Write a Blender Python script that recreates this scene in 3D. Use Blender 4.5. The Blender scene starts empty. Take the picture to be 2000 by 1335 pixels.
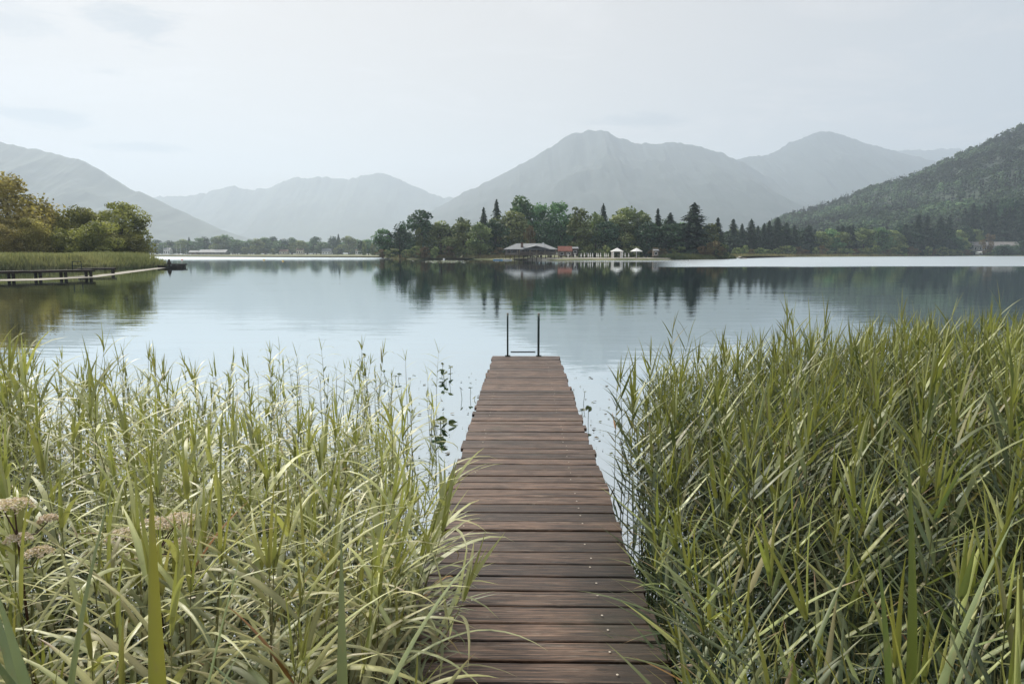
import bpy, math, random
import numpy as np
from mathutils import Vector
R = math.radians
S = bpy.context.scene
COL = S.collection
rng = np.random.default_rng(7)
random.seed(7)

# ------------------------------------------------------------------ camera, sky, sun, exposure
CAMZ = 2.0
F = 1333.0                       # focal length in pixels of a 2000 px wide picture
PITCH = math.atan((667.5 - 495.0) / F)
cam_d = bpy.data.cameras.new('camera')
cam_d.lens = 24.0; cam_d.sensor_width = 36.0
cam_d.clip_start = 0.02; cam_d.clip_end = 40000
cam = bpy.data.objects.new('camera', cam_d); COL.objects.link(cam)
cam.location = (0, 0, CAMZ); cam.rotation_euler = (R(90) - PITCH, 0, 0)
S.camera = cam
cam_d.dof.use_dof = False

SUN_EL, SUN_AZ = 42.0, -38.0     # azimuth from the view direction (+Y), negative = left
world = bpy.data.worlds.new('World'); S.world = world; world.use_nodes = True
wn = world.node_tree; wn.nodes.clear()
def N(nt, typ, **kw):
    n = nt.nodes.new(typ)
    for k, v in kw.items():
        if k.startswith('i_'): n.inputs[k[2:].replace('_', ' ')].default_value = v
        else: setattr(n, k, v)
    return n
def L(nt, a, b): nt.links.new(a, b)
def math_n(nt, op, a, b=None, c=None, clamp=False):
    n = nt.nodes.new('ShaderNodeMath'); n.operation = op; n.use_clamp = clamp
    for i, v in enumerate((a, b, c)):
        if v is None: continue
        if isinstance(v, (int, float)): n.inputs[i].default_value = v
        else: L(nt, v, n.inputs[i])
    return n.outputs[0]
def mixc(nt, fac, a, b, blend='MIX'):
    n = nt.nodes.new('ShaderNodeMix'); n.data_type = 'RGBA'; n.blend_type = blend; n.clamp_factor = True
    for i, v in ((0, fac), (6, a), (7, b)):
        if isinstance(v, (int, float)): n.inputs[i].default_value = v
        elif isinstance(v, tuple): n.inputs[i].default_value = (*v, 1)
        else: L(nt, v, n.inputs[i])
    return n.outputs[2]
def smooth(nt, v, lo, hi):
    n = nt.nodes.new('ShaderNodeMapRange'); n.interpolation_type = 'SMOOTHSTEP'
    n.inputs[1].default_value = lo; n.inputs[2].default_value = hi
    L(nt, v, n.inputs[0]); return n.outputs[0]
def noise(nt, vec, scale, detail=3, rough=.5, dist=0.0):
    n = nt.nodes.new('ShaderNodeTexNoise'); n.inputs['Scale'].default_value = scale
    n.inputs['Detail'].default_value = detail; n.inputs['Roughness'].default_value = rough
    n.inputs['Distortion'].default_value = dist
    if vec is not None: L(nt, vec, n.inputs['Vector'])
    return n.outputs[0]
def mapping(nt, vec, loc=(0,0,0), rot=(0,0,0), sc=(1,1,1)):
    n = nt.nodes.new('ShaderNodeMapping'); n.inputs[1].default_value = loc
    n.inputs[2].default_value = rot; n.inputs[3].default_value = sc
    L(nt, vec, n.inputs[0]); return n.outputs[0]
def dotc(nt, vec, d):
    n = nt.nodes.new('ShaderNodeVectorMath'); n.operation = 'DOT_PRODUCT'
    L(nt, vec, n.inputs[0]); n.inputs[1].default_value = d; return n.outputs['Value']

HAZE_DENSITY = 1.6e-4
def build_world():
    nt = wn
    sky = N(nt, 'ShaderNodeTexSky', sky_type='NISHITA', sun_disc=False)
    sky.sun_elevation = R(SUN_EL); sky.sun_rotation = R(SUN_AZ); sky.dust_density = 3.0
    tc = N(nt, 'ShaderNodeTexCoord').outputs['Generated']
    sep = N(nt, 'ShaderNodeSeparateXYZ'); L(nt, tc, sep.inputs[0])
    x, y, z = sep.outputs
    # high thin overcast: brightest in a wide glow around the veiled sun, bluer and thinner away from it
    a, e = R(SUN_AZ + 12), R(24)
    g = dotc(nt, tc, (math.sin(a)*math.cos(e), math.cos(a)*math.cos(e), math.sin(e)))
    glow = smooth(nt, g, 0.35, 1.0)
    veil = mixc(nt, glow, (4.6, 4.85, 5.1), (6.1, 5.5, 4.95))
    # cloud plane coordinates
    zz = math_n(nt, 'ADD', math_n(nt, 'MAXIMUM', z, 0.0), 0.12)
    comb = N(nt, 'ShaderNodeCombineXYZ')
    L(nt, math_n(nt, 'DIVIDE', x, zz), comb.inputs[0]); L(nt, math_n(nt, 'DIVIDE', y, zz), comb.inputs[1])
    cp = comb.outputs[0]
    n1 = noise(nt, mapping(nt, cp, sc=(.9, 1.2, 1), rot=(0, 0, .5)), 1.6, 7, .62, .5)
    streak = smooth(nt, n1, .47, .66)
    white = mixc(nt, math_n(nt, 'MULTIPLY', streak, .6), veil, (6.9, 6.3, 5.9))
    # a few slightly darker scraps of low cloud
    n2 = noise(nt, mapping(nt, tc, sc=(11, 11, 42)), 1.0, 6, .65, .4)
    out = white
    for (px, py, rx, rz, k) in ((270, 52, .055, .024, .7), (78, 228, .06, .014, .85), (265, 287, .06, .007, .9),
                                (20, 40, .05, .02, .5), (1270, 238, .08, .012, .6), (215, 142, .04, .008, .5)):
        dx, dz = (px-1000)/F, (667.5-py)/F
        v = Vector((dx, math.cos(PITCH) + dz*math.sin(PITCH), dz*math.cos(PITCH) - math.sin(PITCH))).normalized()
        az = math.atan2(v.x, v.y)
        sx = dotc(nt, tc, (math.cos(az)/rx, -math.sin(az)/rx, 0))
        sz = math_n(nt, 'DIVIDE', math_n(nt, 'SUBTRACT', z, v.z), rz)
        d = math_n(nt, 'SQRT', math_n(nt, 'ADD', math_n(nt, 'POWER', math_n(nt, 'ABSOLUTE', sx), 2.0), math_n(nt, 'POWER', math_n(nt, 'ABSOLUTE', sz), 2.0)))
        front = math_n(nt, 'GREATER_THAN', dotc(nt, tc, (math.sin(az), math.cos(az), 0)), 0.0)
        d = math_n(nt, 'ADD', d, math_n(nt, 'MULTIPLY', math_n(nt, 'SUBTRACT', n2, .5), 3.2))
        m = math_n(nt, 'MULTIPLY', math_n(nt, 'MULTIPLY', math_n(nt, 'SUBTRACT', 1.0, smooth(nt, d, .1, 1.2)), front), k)
        out = mixc(nt, m, out, (2.5, 2.8, 3.05))
    final = mixc(nt, .90, sky.outputs[0], out)
    bg = N(nt, 'ShaderNodeBackground'); bg.inputs[1].default_value = 0.1
    L(nt, final, bg.inputs[0])
    o = N(nt, 'ShaderNodeOutputWorld'); L(nt, bg.outputs[0], o.inputs[0])
build_world()
sd = bpy.data.lights.new('sun', 'SUN'); sd.energy = 5.0; sd.angle = R(10); sd.color = (1, .95, .86)
sun = bpy.data.objects.new('sun', sd); COL.objects.link(sun)
_sa, _se = R(SUN_AZ), R(SUN_EL)
_to = Vector((math.sin(_sa)*math.cos(_se), math.cos(_sa)*math.cos(_se), math.sin(_se)))
sun.rotation_euler = _to.to_track_quat('Z', 'Y').to_euler(); sun.location = (-20, 10, 40)
S.view_settings.view_transform = 'Standard'; S.view_settings.look = 'None'
S.view_settings.gamma = 1.0; S.view_settings.exposure = 0.26; S.view_settings.use_curve_mapping = False
S.render.engine = 'CYCLES'
c = S.cycles
c.max_bounces = 7; c.diffuse_bounces = 2; c.glossy_bounces = 3; c.transmission_bounces = 3
c.volume_bounces = 2; c.transparent_max_bounces = 4; c.use_denoising = True
c.sample_clamp_indirect = 6.0; c.caustics_reflective = False; c.caustics_refractive = False
c.blur_glossy = 0.3

# ------------------------------------------------------------------ helpers
def at(px, py, Y):
    """world point seen at pixel (px, py) of the 2000 px photograph, Y metres ahead"""
    dx, dz = (px-1000)/F, (667.5-py)/F
    v = Vector((dx, math.cos(PITCH) + dz*math.sin(PITCH), dz*math.cos(PITCH) - math.sin(PITCH)))
    return Vector((0, 0, CAMZ)) + v * (Y / v.y)
def X_at(px, Y): return at(px, 495, Y).x
def Z_at(py, Y, px=1000): return at(px, py, Y).z

def mesh(name, v, f, mats=None, tint=None, smooth_=False, mi=None, fcol=None):
    me = bpy.data.meshes.new(name)
    v = np.asarray(v, dtype=np.float32)
    if isinstance(f, np.ndarray):
        k = f.shape[1]; n = len(f)
        me.vertices.add(len(v)); me.vertices.foreach_set('co', v.ravel())
        me.loops.add(n*k); me.loops.foreach_set('vertex_index', f.astype(np.int32).ravel())
        me.polygons.add(n); me.polygons.foreach_set('loop_start', np.arange(0, n*k, k, dtype=np.int32))
        try: me.polygons.foreach_set('loop_total', np.full(n, k, dtype=np.int32))
        except Exception: pass
        me.update(calc_edges=True)
    else:
        me.from_pydata([tuple(map(float, p)) for p in v], [], [tuple(int(i) for i in q) for q in f]); me.update()
    if tint is not None:
        t = np.asarray(tint, dtype=np.float32)
        if t.shape[1] == 3: t = np.concatenate([t, np.ones((len(t), 1), np.float32)], 1)
        at_ = me.color_attributes.new('tint', 'FLOAT_COLOR', 'POINT'); at_.data.foreach_set('color', t.ravel())
    if mats is not None:
        for m in (mats if isinstance(mats, (list, tuple)) else [mats]): me.materials.append(m)
    if mi is not None: me.polygons.foreach_set('material_index', np.asarray(mi, dtype=np.int32))
    if smooth_: me.polygons.foreach_set('use_smooth', np.ones(len(me.polygons), dtype=bool))
    return me
def link(name, me, parent=None, loc=None, **tags):
    o = bpy.data.objects.new(name, me); COL.objects.link(o)
    if parent is not None: o.parent = parent
    if loc is not None: o.location = loc
    for k, v in tags.items(): o[k] = v
    return o
def thing(name, label, cat, loc=(0,0,0), rz=0, group=None):
    o = link(name, None, None, loc, label=label, category=cat); o.rotation_euler.z = rz
    if group: o['group'] = group
    return o

class MB:
    def __init__(s): s.v = []; s.f = []
    def add(s, v, f):
        b = len(s.v); s.v += [tuple(p) for p in v]; s.f += [tuple(i+b for i in q) for q in f]
    def box(s, c, d, rz=0, rx=0):
        x, y, z = (k/2 for k in d); P = []
        for sx, sy, sz in ((-1,-1,-1),(1,-1,-1),(1,1,-1),(-1,1,-1),(-1,-1,1),(1,-1,1),(1,1,1),(-1,1,1)):
            p = Vector((sx*x, sy*y, sz*z))
            if rx: p = Vector((p.x, p.y*math.cos(rx)-p.z*math.sin(rx), p.y*math.sin(rx)+p.z*math.cos(rx)))
            if rz: p = Vector((p.x*math.cos(rz)-p.y*math.sin(rz), p.x*math.sin(rz)+p.y*math.cos(rz), p.z))
            P.append(p + Vector(c))
        s.add(P, [(0,3,2,1),(4,5,6,7),(0,1,5,4),(1,2,6,5),(2,3,7,6),(3,0,4,7)])
    def tube(s, pts, rad, n=6, caps=True):
        pts = [Vector(p) for p in pts]; k = len(pts); P = []
        rad = rad if isinstance(rad, (list, tuple)) else [rad]*k
        for i, p in enumerate(pts):
            t = (pts[min(i+1, k-1)] - pts[max(i-1, 0)]).normalized()
            a = t.orthogonal() if i == 0 else (a - t*a.dot(t))
            a.normalize(); b = t.cross(a)
            for j in range(n):
                th = 2*math.pi*j/n; P.append(p + (a*math.cos(th) + b*math.sin(th))*rad[i])
        Fc = [(i*n+j, i*n+(j+1) % n, (i+1)*n+(j+1) % n, (i+1)*n+j) for i in range(k-1) for j in range(n)]
        if caps: Fc += [tuple(range(n-1, -1, -1)), tuple(range((k-1)*n, k*n))]
        s.add(P, Fc)
    def build(s, name, mat, parent=None, smooth_=False, **t):
        return link(name, mesh(name, s.v, s.f, mat, smooth_=smooth_), parent, **t)

def prin(name, col=(.5,.5,.5), rough=.6, spec=.5, metal=0, **kw):
    m = bpy.data.materials.new(name); m.use_nodes = True
    b = m.node_tree.nodes['Principled BSDF']
    b.inputs['Base Color'].default_value = (*col, 1); b.inputs['Roughness'].default_value = rough
    b.inputs['Specular IOR Level'].default_value = spec; b.inputs['Metallic'].default_value = metal
    return m
def varied(name, c1, c2, scale=3.0, rough=.7, bump=0.0, sc=(1,1,1), detail=5, spec=.4, lo=.35, hi=.65):
    m = prin(name, c1, rough, spec); nt = m.node_tree; b = nt.nodes['Principled BSDF']
    tc = N(nt, 'ShaderNodeTexCoord').outputs['Object']
    v = mapping(nt, tc, sc=sc)
    n = noise(nt, v, scale, detail, .6)
    L(nt, mixc(nt, smooth(nt, n, lo, hi), c1, c2), b.inputs['Base Color'])
    if bump:
        bn = N(nt, 'ShaderNodeBump'); bn.inputs['Strength'].default_value = 1; bn.inputs['Distance'].default_value = bump
        L(nt, n, bn.inputs['Height']); L(nt, bn.outputs[0], b.inputs['Normal'])
    return m
def leaf_mat(name, transl=.35, rough=.5, spec=.4, var=.25, gain=1.0, big=0.0):
    """foliage: own colour from the 'tint' attribute, part of the light passes through the leaf"""
    m = bpy.data.materials.new(name); m.use_nodes = True; nt = m.node_tree
    b = nt.nodes['Principled BSDF']; out = nt.nodes['Material Output']
    a = N(nt, 'ShaderNodeAttribute', attribute_name='tint')
    oi = N(nt, 'ShaderNodeObjectInfo')
    v = math_n(nt, 'ADD', math_n(nt, 'MULTIPLY', oi.outputs['Random'], var), (1 - var/2)*gain)
    hs = N(nt, 'ShaderNodeHueSaturation'); L(nt, a.outputs['Color'], hs.inputs['Color']); L(nt, v, hs.inputs['Value'])
    L(nt, math_n(nt, 'ADD', math_n(nt, 'MULTIPLY', oi.outputs['Random'], .03), .485), hs.inputs['Hue'])
    colr = hs.outputs[0]
    if name == 'reed_leaf':
        gp = N(nt, 'ShaderNodeNewGeometry').outputs['Position']
        sn = noise(nt, mapping(nt, gp, sc=(60, 60, 22)), 1, 3, .6)
        colr = mixc(nt, math_n(nt, 'MULTIPLY', smooth(nt, sn, .55, .72), .35), colr, (.30, .25, .12))
        colr = mixc(nt, math_n(nt, 'MULTIPLY', smooth(nt, noise(nt, gp, 9, 3), .4, .65), .35), colr, mixc(nt, 1.0, colr, (.72, .80, .80), 'MULTIPLY'))
        L(nt, math_n(nt, 'MULTIPLY_ADD', sn, .5, .25), b.inputs['Roughness'])
    if big:
        n = noise(nt, N(nt, 'ShaderNodeNewGeometry').outputs['Position'], big, 4, .6)
        colr = mixc(nt, smooth(nt, n, .35, .65), mixc(nt, 1.0, colr, (.62, .7, .72), 'MULTIPLY'), mixc(nt, 1.0, colr, (1.3, 1.22, 1.1), 'MULTIPLY'))
    L(nt, colr, b.inputs['Base Color'])
    if name != 'reed_leaf': b.inputs['Roughness'].default_value = rough
    b.inputs['Specular IOR Level'].default_value = spec
    tr = N(nt, 'ShaderNodeBsdfTranslucent'); L(nt, mixc(nt, 1.0, colr, (1.2, 1.22, .7), 'MULTIPLY'), tr.inputs[0])
    mx = N(nt, 'ShaderNodeMixShader'); mx.inputs[0].default_value = transl
    L(nt, b.outputs[0], mx.inputs[1]); L(nt, tr.outputs[0], mx.inputs[2]); L(nt, mx.outputs[0], out.inputs[0])
    return m

M = dict(
    soil=varied('soil', (.05,.038,.026), (.10,.08,.05), 6, .9, .02),
    meadow=varied('meadow', (.10,.12,.045), (.20,.19,.09), .12, .95),
    sand=varied('sand', (.42,.38,.31), (.55,.50,.42), 1.5, .9),
    pale_mottle=varied('pale_mottle', (.16,.145,.11), (.36,.33,.27), .5, .8, sc=(1,2,1)),
    grey_wall=varied('grey_wall', (.20,.19,.18), (.34,.33,.31), 1, .9), old_roof=varied('old_roof', (.20,.18,.165), (.30,.28,.26), 1.2, .85),
    bed=prin('lake_bed', (.05,.06,.04), .9),
    bark=varied('bark', (.06,.045,.032), (.12,.10,.08), 2, .9),
    stone=varied('stone', (.20,.18,.16), (.34,.31,.28), 2.5, .9),
    shingle=varied('grey_shingle', (.17,.18,.185), (.28,.29,.30), 2.0, .7, sc=(1,6,6)),
    red_tile=varied('red_tile', (.17,.055,.035), (.25,.09,.06), 2.5, .8),
    dark_glass=prin('dark_glass', (.01,.015,.018), .12, .6),
    timber=varied('old_timber', (.10,.08,.065), (.2,.17,.14), 3, .85, sc=(1,8,8)),
    pale_timber=varied('pale_timber', (.34,.27,.16), (.42,.34,.22), 3, .8),
    dark_timber=varied('dark_timber', (.018,.014,.011), (.045,.036,.028), 3, .8, sc=(.5,6,6)),
    white=prin('white_canvas', (.8,.79,.75), .8), white_paint=prin('white_paint', (.78,.78,.77), .4),
    blue=prin('blue_plastic', (.22,.42,.62), .35), yellow=prin('yellow_plastic', (.75,.50,.05), .4),
    orange=prin('orange_plastic', (.7,.16,.05), .4), metal_dark=prin('dark_green_steel', (.012,.03,.027), .35, .5, .3),
    steel=prin('glint_steel', (.6,.6,.58), .25, .5, 1.0), plaster=prin('cream_plaster', (.62,.56,.44), .85),
    brown_roof=varied('brown_roof', (.13,.08,.055), (.22,.14,.10), 2, .85),
    screw=prin('screw_steel', (.7,.62,.5), .35, .5, .6),
    bloom=leaf_mat('blossom', .25, .8, .2, .1),
)
def mast_paint():
    return prin('mast_aluminium', (.75,.76,.78), .35, .5, .2)
M['mast'] = mast_paint()

# ------------------------------------------------------------------ setting: ground, lake, shores
def ring_land(name, pts, mat, z=.35, slope=2.0, base=-.7, **t):
    """land with a sloping bank; outline counter-clockwise, densified and roughened"""
    P = []
    n = len(pts)
    for i in range(n):
        a, b = Vector(pts[i]), Vector(pts[(i+1) % n]); d = (b-a).length
        k = max(1, min(40, int(d / 6)))
        for j in range(k):
            q = a.lerp(b, j/k); w = min(d*.04, 1.2)
            P.append(Vector((q.x + random.uniform(-w, w)*.5, q.y + random.uniform(-w, w)*.5)))
    n = len(P); V = []
    for lvl, (off, zz) in enumerate(((0, base), (slope*.6, .02), (slope, z*.5), (slope*2.5, z))):
        for i in range(n):
            t1 = (P[(i+1) % n] - P[i-1]).normalized(); nrm = Vector((-t1.y, t1.x))
            q = P[i] + nrm*off; V.append((q.x, q.y, zz + (random.uniform(-.04, .04) if lvl > 1 else 0)))
    Fc = [(l*n+i, l*n+(i+1) % n, (l+1)*n+(i+1) % n, (l+1)*n+i) for l in range(3) for i in range(n)]
    me = bpy.data.meshes.new(name)
    import bmesh
    bm = bmesh.new(); vs = [bm.verts.new(p) for p in V]
    for q in Fc: bm.faces.new([vs[i] for i in q])
    top = bm.faces.new(vs[3*n:]); bmesh.ops.triangulate(bm, faces=[top])
    bm.normal_update(); bm.to_mesh(me); bm.free(); me.materials.append(mat)
    return link(name, me, **t)

def sheet(name, x0, x1, y0, y1, z, mat, nx=1, ny=1):
    xs, ys = np.linspace(x0, x1, nx+1), np.linspace(y0, y1, ny+1)
    gx, gy = np.meshgrid(xs, ys); v = np.stack([gx.ravel(), gy.ravel(), np.full(gx.size, z)], 1)
    i = np.arange(nx)[None, :] + (nx+1)*np.arange(ny)[:, None]; i = i.ravel()
    return link(name, mesh(name, v, np.stack([i, i+1, i+nx+2, i+nx+1], 1), mat), kind='structure')
sheet('ground', -12000, 12000, -2000, 12400, -2.1, M['bed'], 8, 8)

def water_mat():
    m = prin('lake_water', (.008,.055,.06), .03, .5); nt = m.node_tree; b = nt.nodes['Principled BSDF']
    gl = N(nt, 'ShaderNodeBsdfGlossy'); gl.inputs[0].default_value = (.91, .965, .98, 1)
    lw = N(nt, 'ShaderNodeLayerWeight'); lw.inputs[0].default_value = .5
    fac = math_n(nt, 'POWER', math_n(nt, 'MAXIMUM', lw.outputs['Facing'], 0.0), .5)
    mx = N(nt, 'ShaderNodeMixShader'); L(nt, fac, mx.inputs[0]); b.inputs['Specular IOR Level'].default_value = 0
    L(nt, b.outputs[0], mx.inputs[1]); L(nt, gl.outputs[0], mx.inputs[2]); L(nt, mx.outputs[0], nt.nodes['Material Output'].inputs[0])
    geo = N(nt, 'ShaderNodeNewGeometry').outputs['Position']
    sep = N(nt, 'ShaderNodeSeparateXYZ'); L(nt, geo, sep.inputs[0]); x, y, z = sep.outputs
    # calm ripples, crests roughly along X
    warp = noise(nt, mapping(nt, geo, sc=(.08,.08,.08)), 1, 2)
    wv = N(nt, 'ShaderNodeVectorMath'); wv.operation = 'ADD'; L(nt, geo, wv.inputs[0])
    cw = N(nt, 'ShaderNodeCombineXYZ'); L(nt, math_n(nt, 'MULTIPLY', warp, 3.0), cw.inputs[1]); L(nt, cw.outputs[0], wv.inputs[1])
    p = wv.outputs[0]
    h1 = noise(nt, mapping(nt, p, rot=(0,0,.07), sc=(.22, .95, 1)), 1.0, 2, .5)
    h2 = noise(nt, mapping(nt, p, rot=(0,0,-.12), sc=(.9, 3.4, 1)), 1.0, 2, .5)
    h3 = noise(nt, mapping(nt, p, rot=(0,0,.1), sc=(.05, .22, 1)), 1.0, 2, .5)
    # where a breeze ruffles the surface: an open-water band across the lake
    edge = noise(nt, mapping(nt, geo, sc=(.012, .09, 1)), 1.0, 6, .65)
    e = math_n(nt, 'MULTIPLY', math_n(nt, 'SUBTRACT', edge, .5), 70.0)
    yy = math_n(nt, 'ADD', y, e)
    xr = math_n(nt, 'DIVIDE', x, math_n(nt, 'MAXIMUM', y, 20.0))       # position along the lake shore
    right = smooth(nt, xr, .17, .27)
    left = math_n(nt, 'SUBTRACT', 1.0, smooth(nt, xr, -.22, -.14))
    br = math_n(nt, 'MULTIPLY', right, smooth(nt, yy, 100, 112))
    bl = math_n(nt, 'MULTIPLY', math_n(nt, 'MULTIPLY', left, smooth(nt, yy, 120, 300)), .7)
    strip = math_n(nt, 'MULTIPLY', math_n(nt, 'MULTIPLY', smooth(nt, yy, 165, 178), math_n(nt, 'SUBTRACT', 1.0, smooth(nt, yy, 196, 206))), smooth(nt, xr, .03, .12))
    band = math_n(nt, 'MAXIMUM', math_n(nt, 'MAXIMUM', br, bl), math_n(nt, 'MULTIPLY', strip, .8), clamp=True)
    L(nt, math_n(nt, 'MULTIPLY_ADD', band, .27, .015), gl.inputs['Roughness'])
    near = smooth(nt, y, 4, 16)
    amp = math_n(nt, 'MULTIPLY', math_n(nt, 'MULTIPLY_ADD', near, .75, .25), math_n(nt, 'MULTIPLY_ADD', smooth(nt, y, 22, 75), -.62, 1.0))
    hh = math_n(nt, 'ADD', math_n(nt, 'MULTIPLY', h1, 1.0), math_n(nt, 'MULTIPLY', h2, .55))
    hh = math_n(nt, 'ADD', hh, math_n(nt, 'MULTIPLY', h3, 2.0))
    bn = N(nt, 'ShaderNodeBump'); bn.inputs['Strength'].default_value = 1; bn.inputs['Distance'].default_value = .0058
    L(nt, math_n(nt, 'MULTIPLY', hh, amp), bn.inputs['Height']); L(nt, bn.outputs[0], gl.inputs['Normal']); L(nt, bn.outputs[0], lw.inputs['Normal'])
    return m
M['water'] = water_mat()
sheet('lake', -1600, 1600, -60, 1250, 0.0, M['water'], 1, 1)

ring_land('near_shore', [(-90,.1),(-90,-40),(90,-40),(90,.1),(6,.1),(1.2,.0),(-1.2,.0),(-6,.1)], M['soil'], .3, .5, kind='structure')
def P2(px, Y): return (X_at(px, Y), Y)
ring_land('left_spit', [(-400,260),(-400,30),(-130,60),P2(-140,76),P2(0,82),P2(120,87),P2(220,93),P2(300,102),P2(328,108),P2(332,122),P2(290,150),P2(220,195)],
          M['meadow'], .4, 1.2, kind='structure')
far = [P2(-600,960), P2(-100,930), P2(300,900), P2(600,860), P2(690,760), P2(722,520), P2(745,330), P2(790,240), P2(900,244), P2(960,232), P2(1010,216),
       P2(1100,206), P2(1200,208), P2(1300,214), P2(1400,232), P2(1442,262), P2(1440,330), P2(1560,400), P2(1800,500), P2(1900,545), P2(2100,550), P2(2700,500),
       (2500,800),(10500,12300),(-10500,12300),(-1500,2500)]
ring_land('far_shore', far[::1], M['meadow'], .5, 1.5, kind='structure')
def flat_poly(name, pts, z, mat, skirt=0.0, **t):
    n = len(pts); V = [(x, y, z) for x, y in pts]; Fc = [tuple(range(n))]
    if skirt:
        cx, cy = sum(p[0] for p in pts)/n, sum(p[1] for p in pts)/n
        V += [(x + (x-cx)*.01, y + (y-cy)*.12, z-skirt) for x, y in pts]; Fc += [(i, n+i, n+(i+1) % n, (i+1) % n) for i in range(n)]
    return link(name, mesh(name, V, Fc, mat), **t)
flat_poly('beach', [P2(1030,213.6), P2(1100,209.6), P2(1200,211.6), P2(1300,217.6), P2(1330,222), P2(1290,232), P2(1120,230), P2(1040,226)], .60, M['sand'], .8, kind='structure')
flat_poly('beach', [P2(1445,270), P2(1440,330), P2(1560,408), P2(1620,430), P2(1560,440), P2(1450,350)], .62, M['sand'], .8, kind='structure')

# ------------------------------------------------------------------ setting: mountains
def vnoise(x, y, seed=0):
    """cheap smooth value noise"""
    xi, yi = np.floor(x).astype(int), np.floor(y).astype(int); xf, yf = x-xi, y-yi
    def h(a, b):
        n = (a*374761393 + b*668265263 + seed*69069) & 0x7fffffff
        n = ((n ^ (n >> 13)) * 1274126177) & 0x7fffffff
        return ((n ^ (n >> 16)) & 0xffff)/65535.0
    u, v = xf*xf*(3-2*xf), yf*yf*(3-2*yf)
    return (h(xi,yi)*(1-u)+h(xi+1,yi)*u)*(1-v) + (h(xi,yi+1)*(1-u)+h(xi+1,yi+1)*u)*v
def fbm(x, y, o=5, seed=0):
    s = 0; a = .5
    for k in range(o): s = s + a*vnoise(x*2**k, y*2**k, seed+k); a *= .5
    return s
FOREST = varied('far_forest', (.030,.048,.034), (.055,.075,.045), .006, .95, detail=8)
def mountain(name, ridge, D, depth, seed, rough=.06, mat=FOREST, spur=1.0):
    D *= 2.0; depth *= 2.0
    px = np.array([p[0] for p in ridge], float); py = np.array([p[1] for p in ridge], float)
    nu, nv = 420, 90
    u = np.linspace(px[0], px[-1], nu); top = np.interp(u, px, py)
    Xr = (u-1000)/F*D/math.cos(PITCH)*1.0
    Xr = np.array([at(a, b, D).x for a, b in zip(u, top)]); Zr = np.array([at(a, b, D).z for a, b in zip(u, top)])
    Zr = np.maximum(Zr, 3) + (fbm(Xr/60, Xr*0, 4, seed)-.47)*D*.006
    v = np.linspace(0, 1, nv); back = .18
    V = np.zeros((nv, nu, 3))
    for j, t in enumerate(v):
        if t < 1-back: s = t/(1-back); yy = D - depth*(1-s); prof = s**1.15
        else: s = (t-(1-back))/back; yy = D + depth*.5*s; prof = 1 - s**1.3
        sp = (np.abs(fbm(Xr/(D*.09), np.full(nu, yy/(D*.35)), 5, seed+3)-.48)*2)
        sh = 4*prof*(1-prof) if t < 1-back else 0
        z = Zr*prof*(1 - .38*spur*sp*sh) + rough*Zr*sh*(fbm(Xr/(D*.03), np.full(nu, yy/(D*.05)), 4, seed+9)-.45)
        scale = yy/D if t < 1-back else 1
        V[j, :, 0] = Xr*(scale*.35+.65); V[j, :, 1] = yy; V[j, :, 2] = z - 1.5*(1-prof)
    i = (np.arange(nu-1)[None, :] + nu*np.arange(nv-1)[:, None]).ravel()
    f = np.stack([i, i+1, i+nu+1, i+nu], 1)
    return link(name, mesh(name, V.reshape(-1, 3), f, mat, smooth_=True), kind='structure')
ROCK = varied('alpine_slope', (.028,.045,.038), (.065,.08,.075), .004, .95, detail=9, lo=.5, hi=.75)
mountain('mountain', [(-700,240),(-400,232),(-200,240),(-60,262),(0,277),(40,284),(70,293),(100,300),(165,316),(190,328),(210,345),(250,366),(300,388),(340,407),(380,425),(420,445),(470,463),(520,477),(600,490)], 2300, 1100, 11)
mountain('mountain', [(100,420),(200,400),(310,384),(360,382),(400,378),(430,368),(455,364),(490,371),(525,366),(580,346),(600,348),(635,345),(680,352),(705,341),(722,341),(740,337),(775,346),(820,368),(865,384),(900,386),(960,400),(1100,440)], 4300, 1300, 23)
mountain('mountain', [(800,440),(840,412),(880,390),(940,360),(1010,325),(1050,302),(1080,284),(1100,270),(1115,261),(1140,256),(1175,254),(1188,257),(1200,266),(1225,275),(1250,280),(1270,282),(1300,279),(1330,279),(1370,286),(1410,298),(1440,312),(1500,345),(1600,385),(1750,430)], 3000, 1500, 37, mat=ROCK)
mountain('mountain', [(1300,360),(1400,325),(1440,311),(1490,305),(1510,297),(1530,285),(1570,267),(1590,260),(1610,258),(1630,260),(1650,266),(1700,281),(1750,295),(1800,308),(1850,325),(2000,380),(2200,440)], 3500, 1500, 41, mat=ROCK)
mountain('mountain', [(1600,330),(1700,298),(1740,293),(1800,292),(1870,291),(1920,298),(2000,300),(2300,280),(2700,330)], 4700, 1000, 53)

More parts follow.
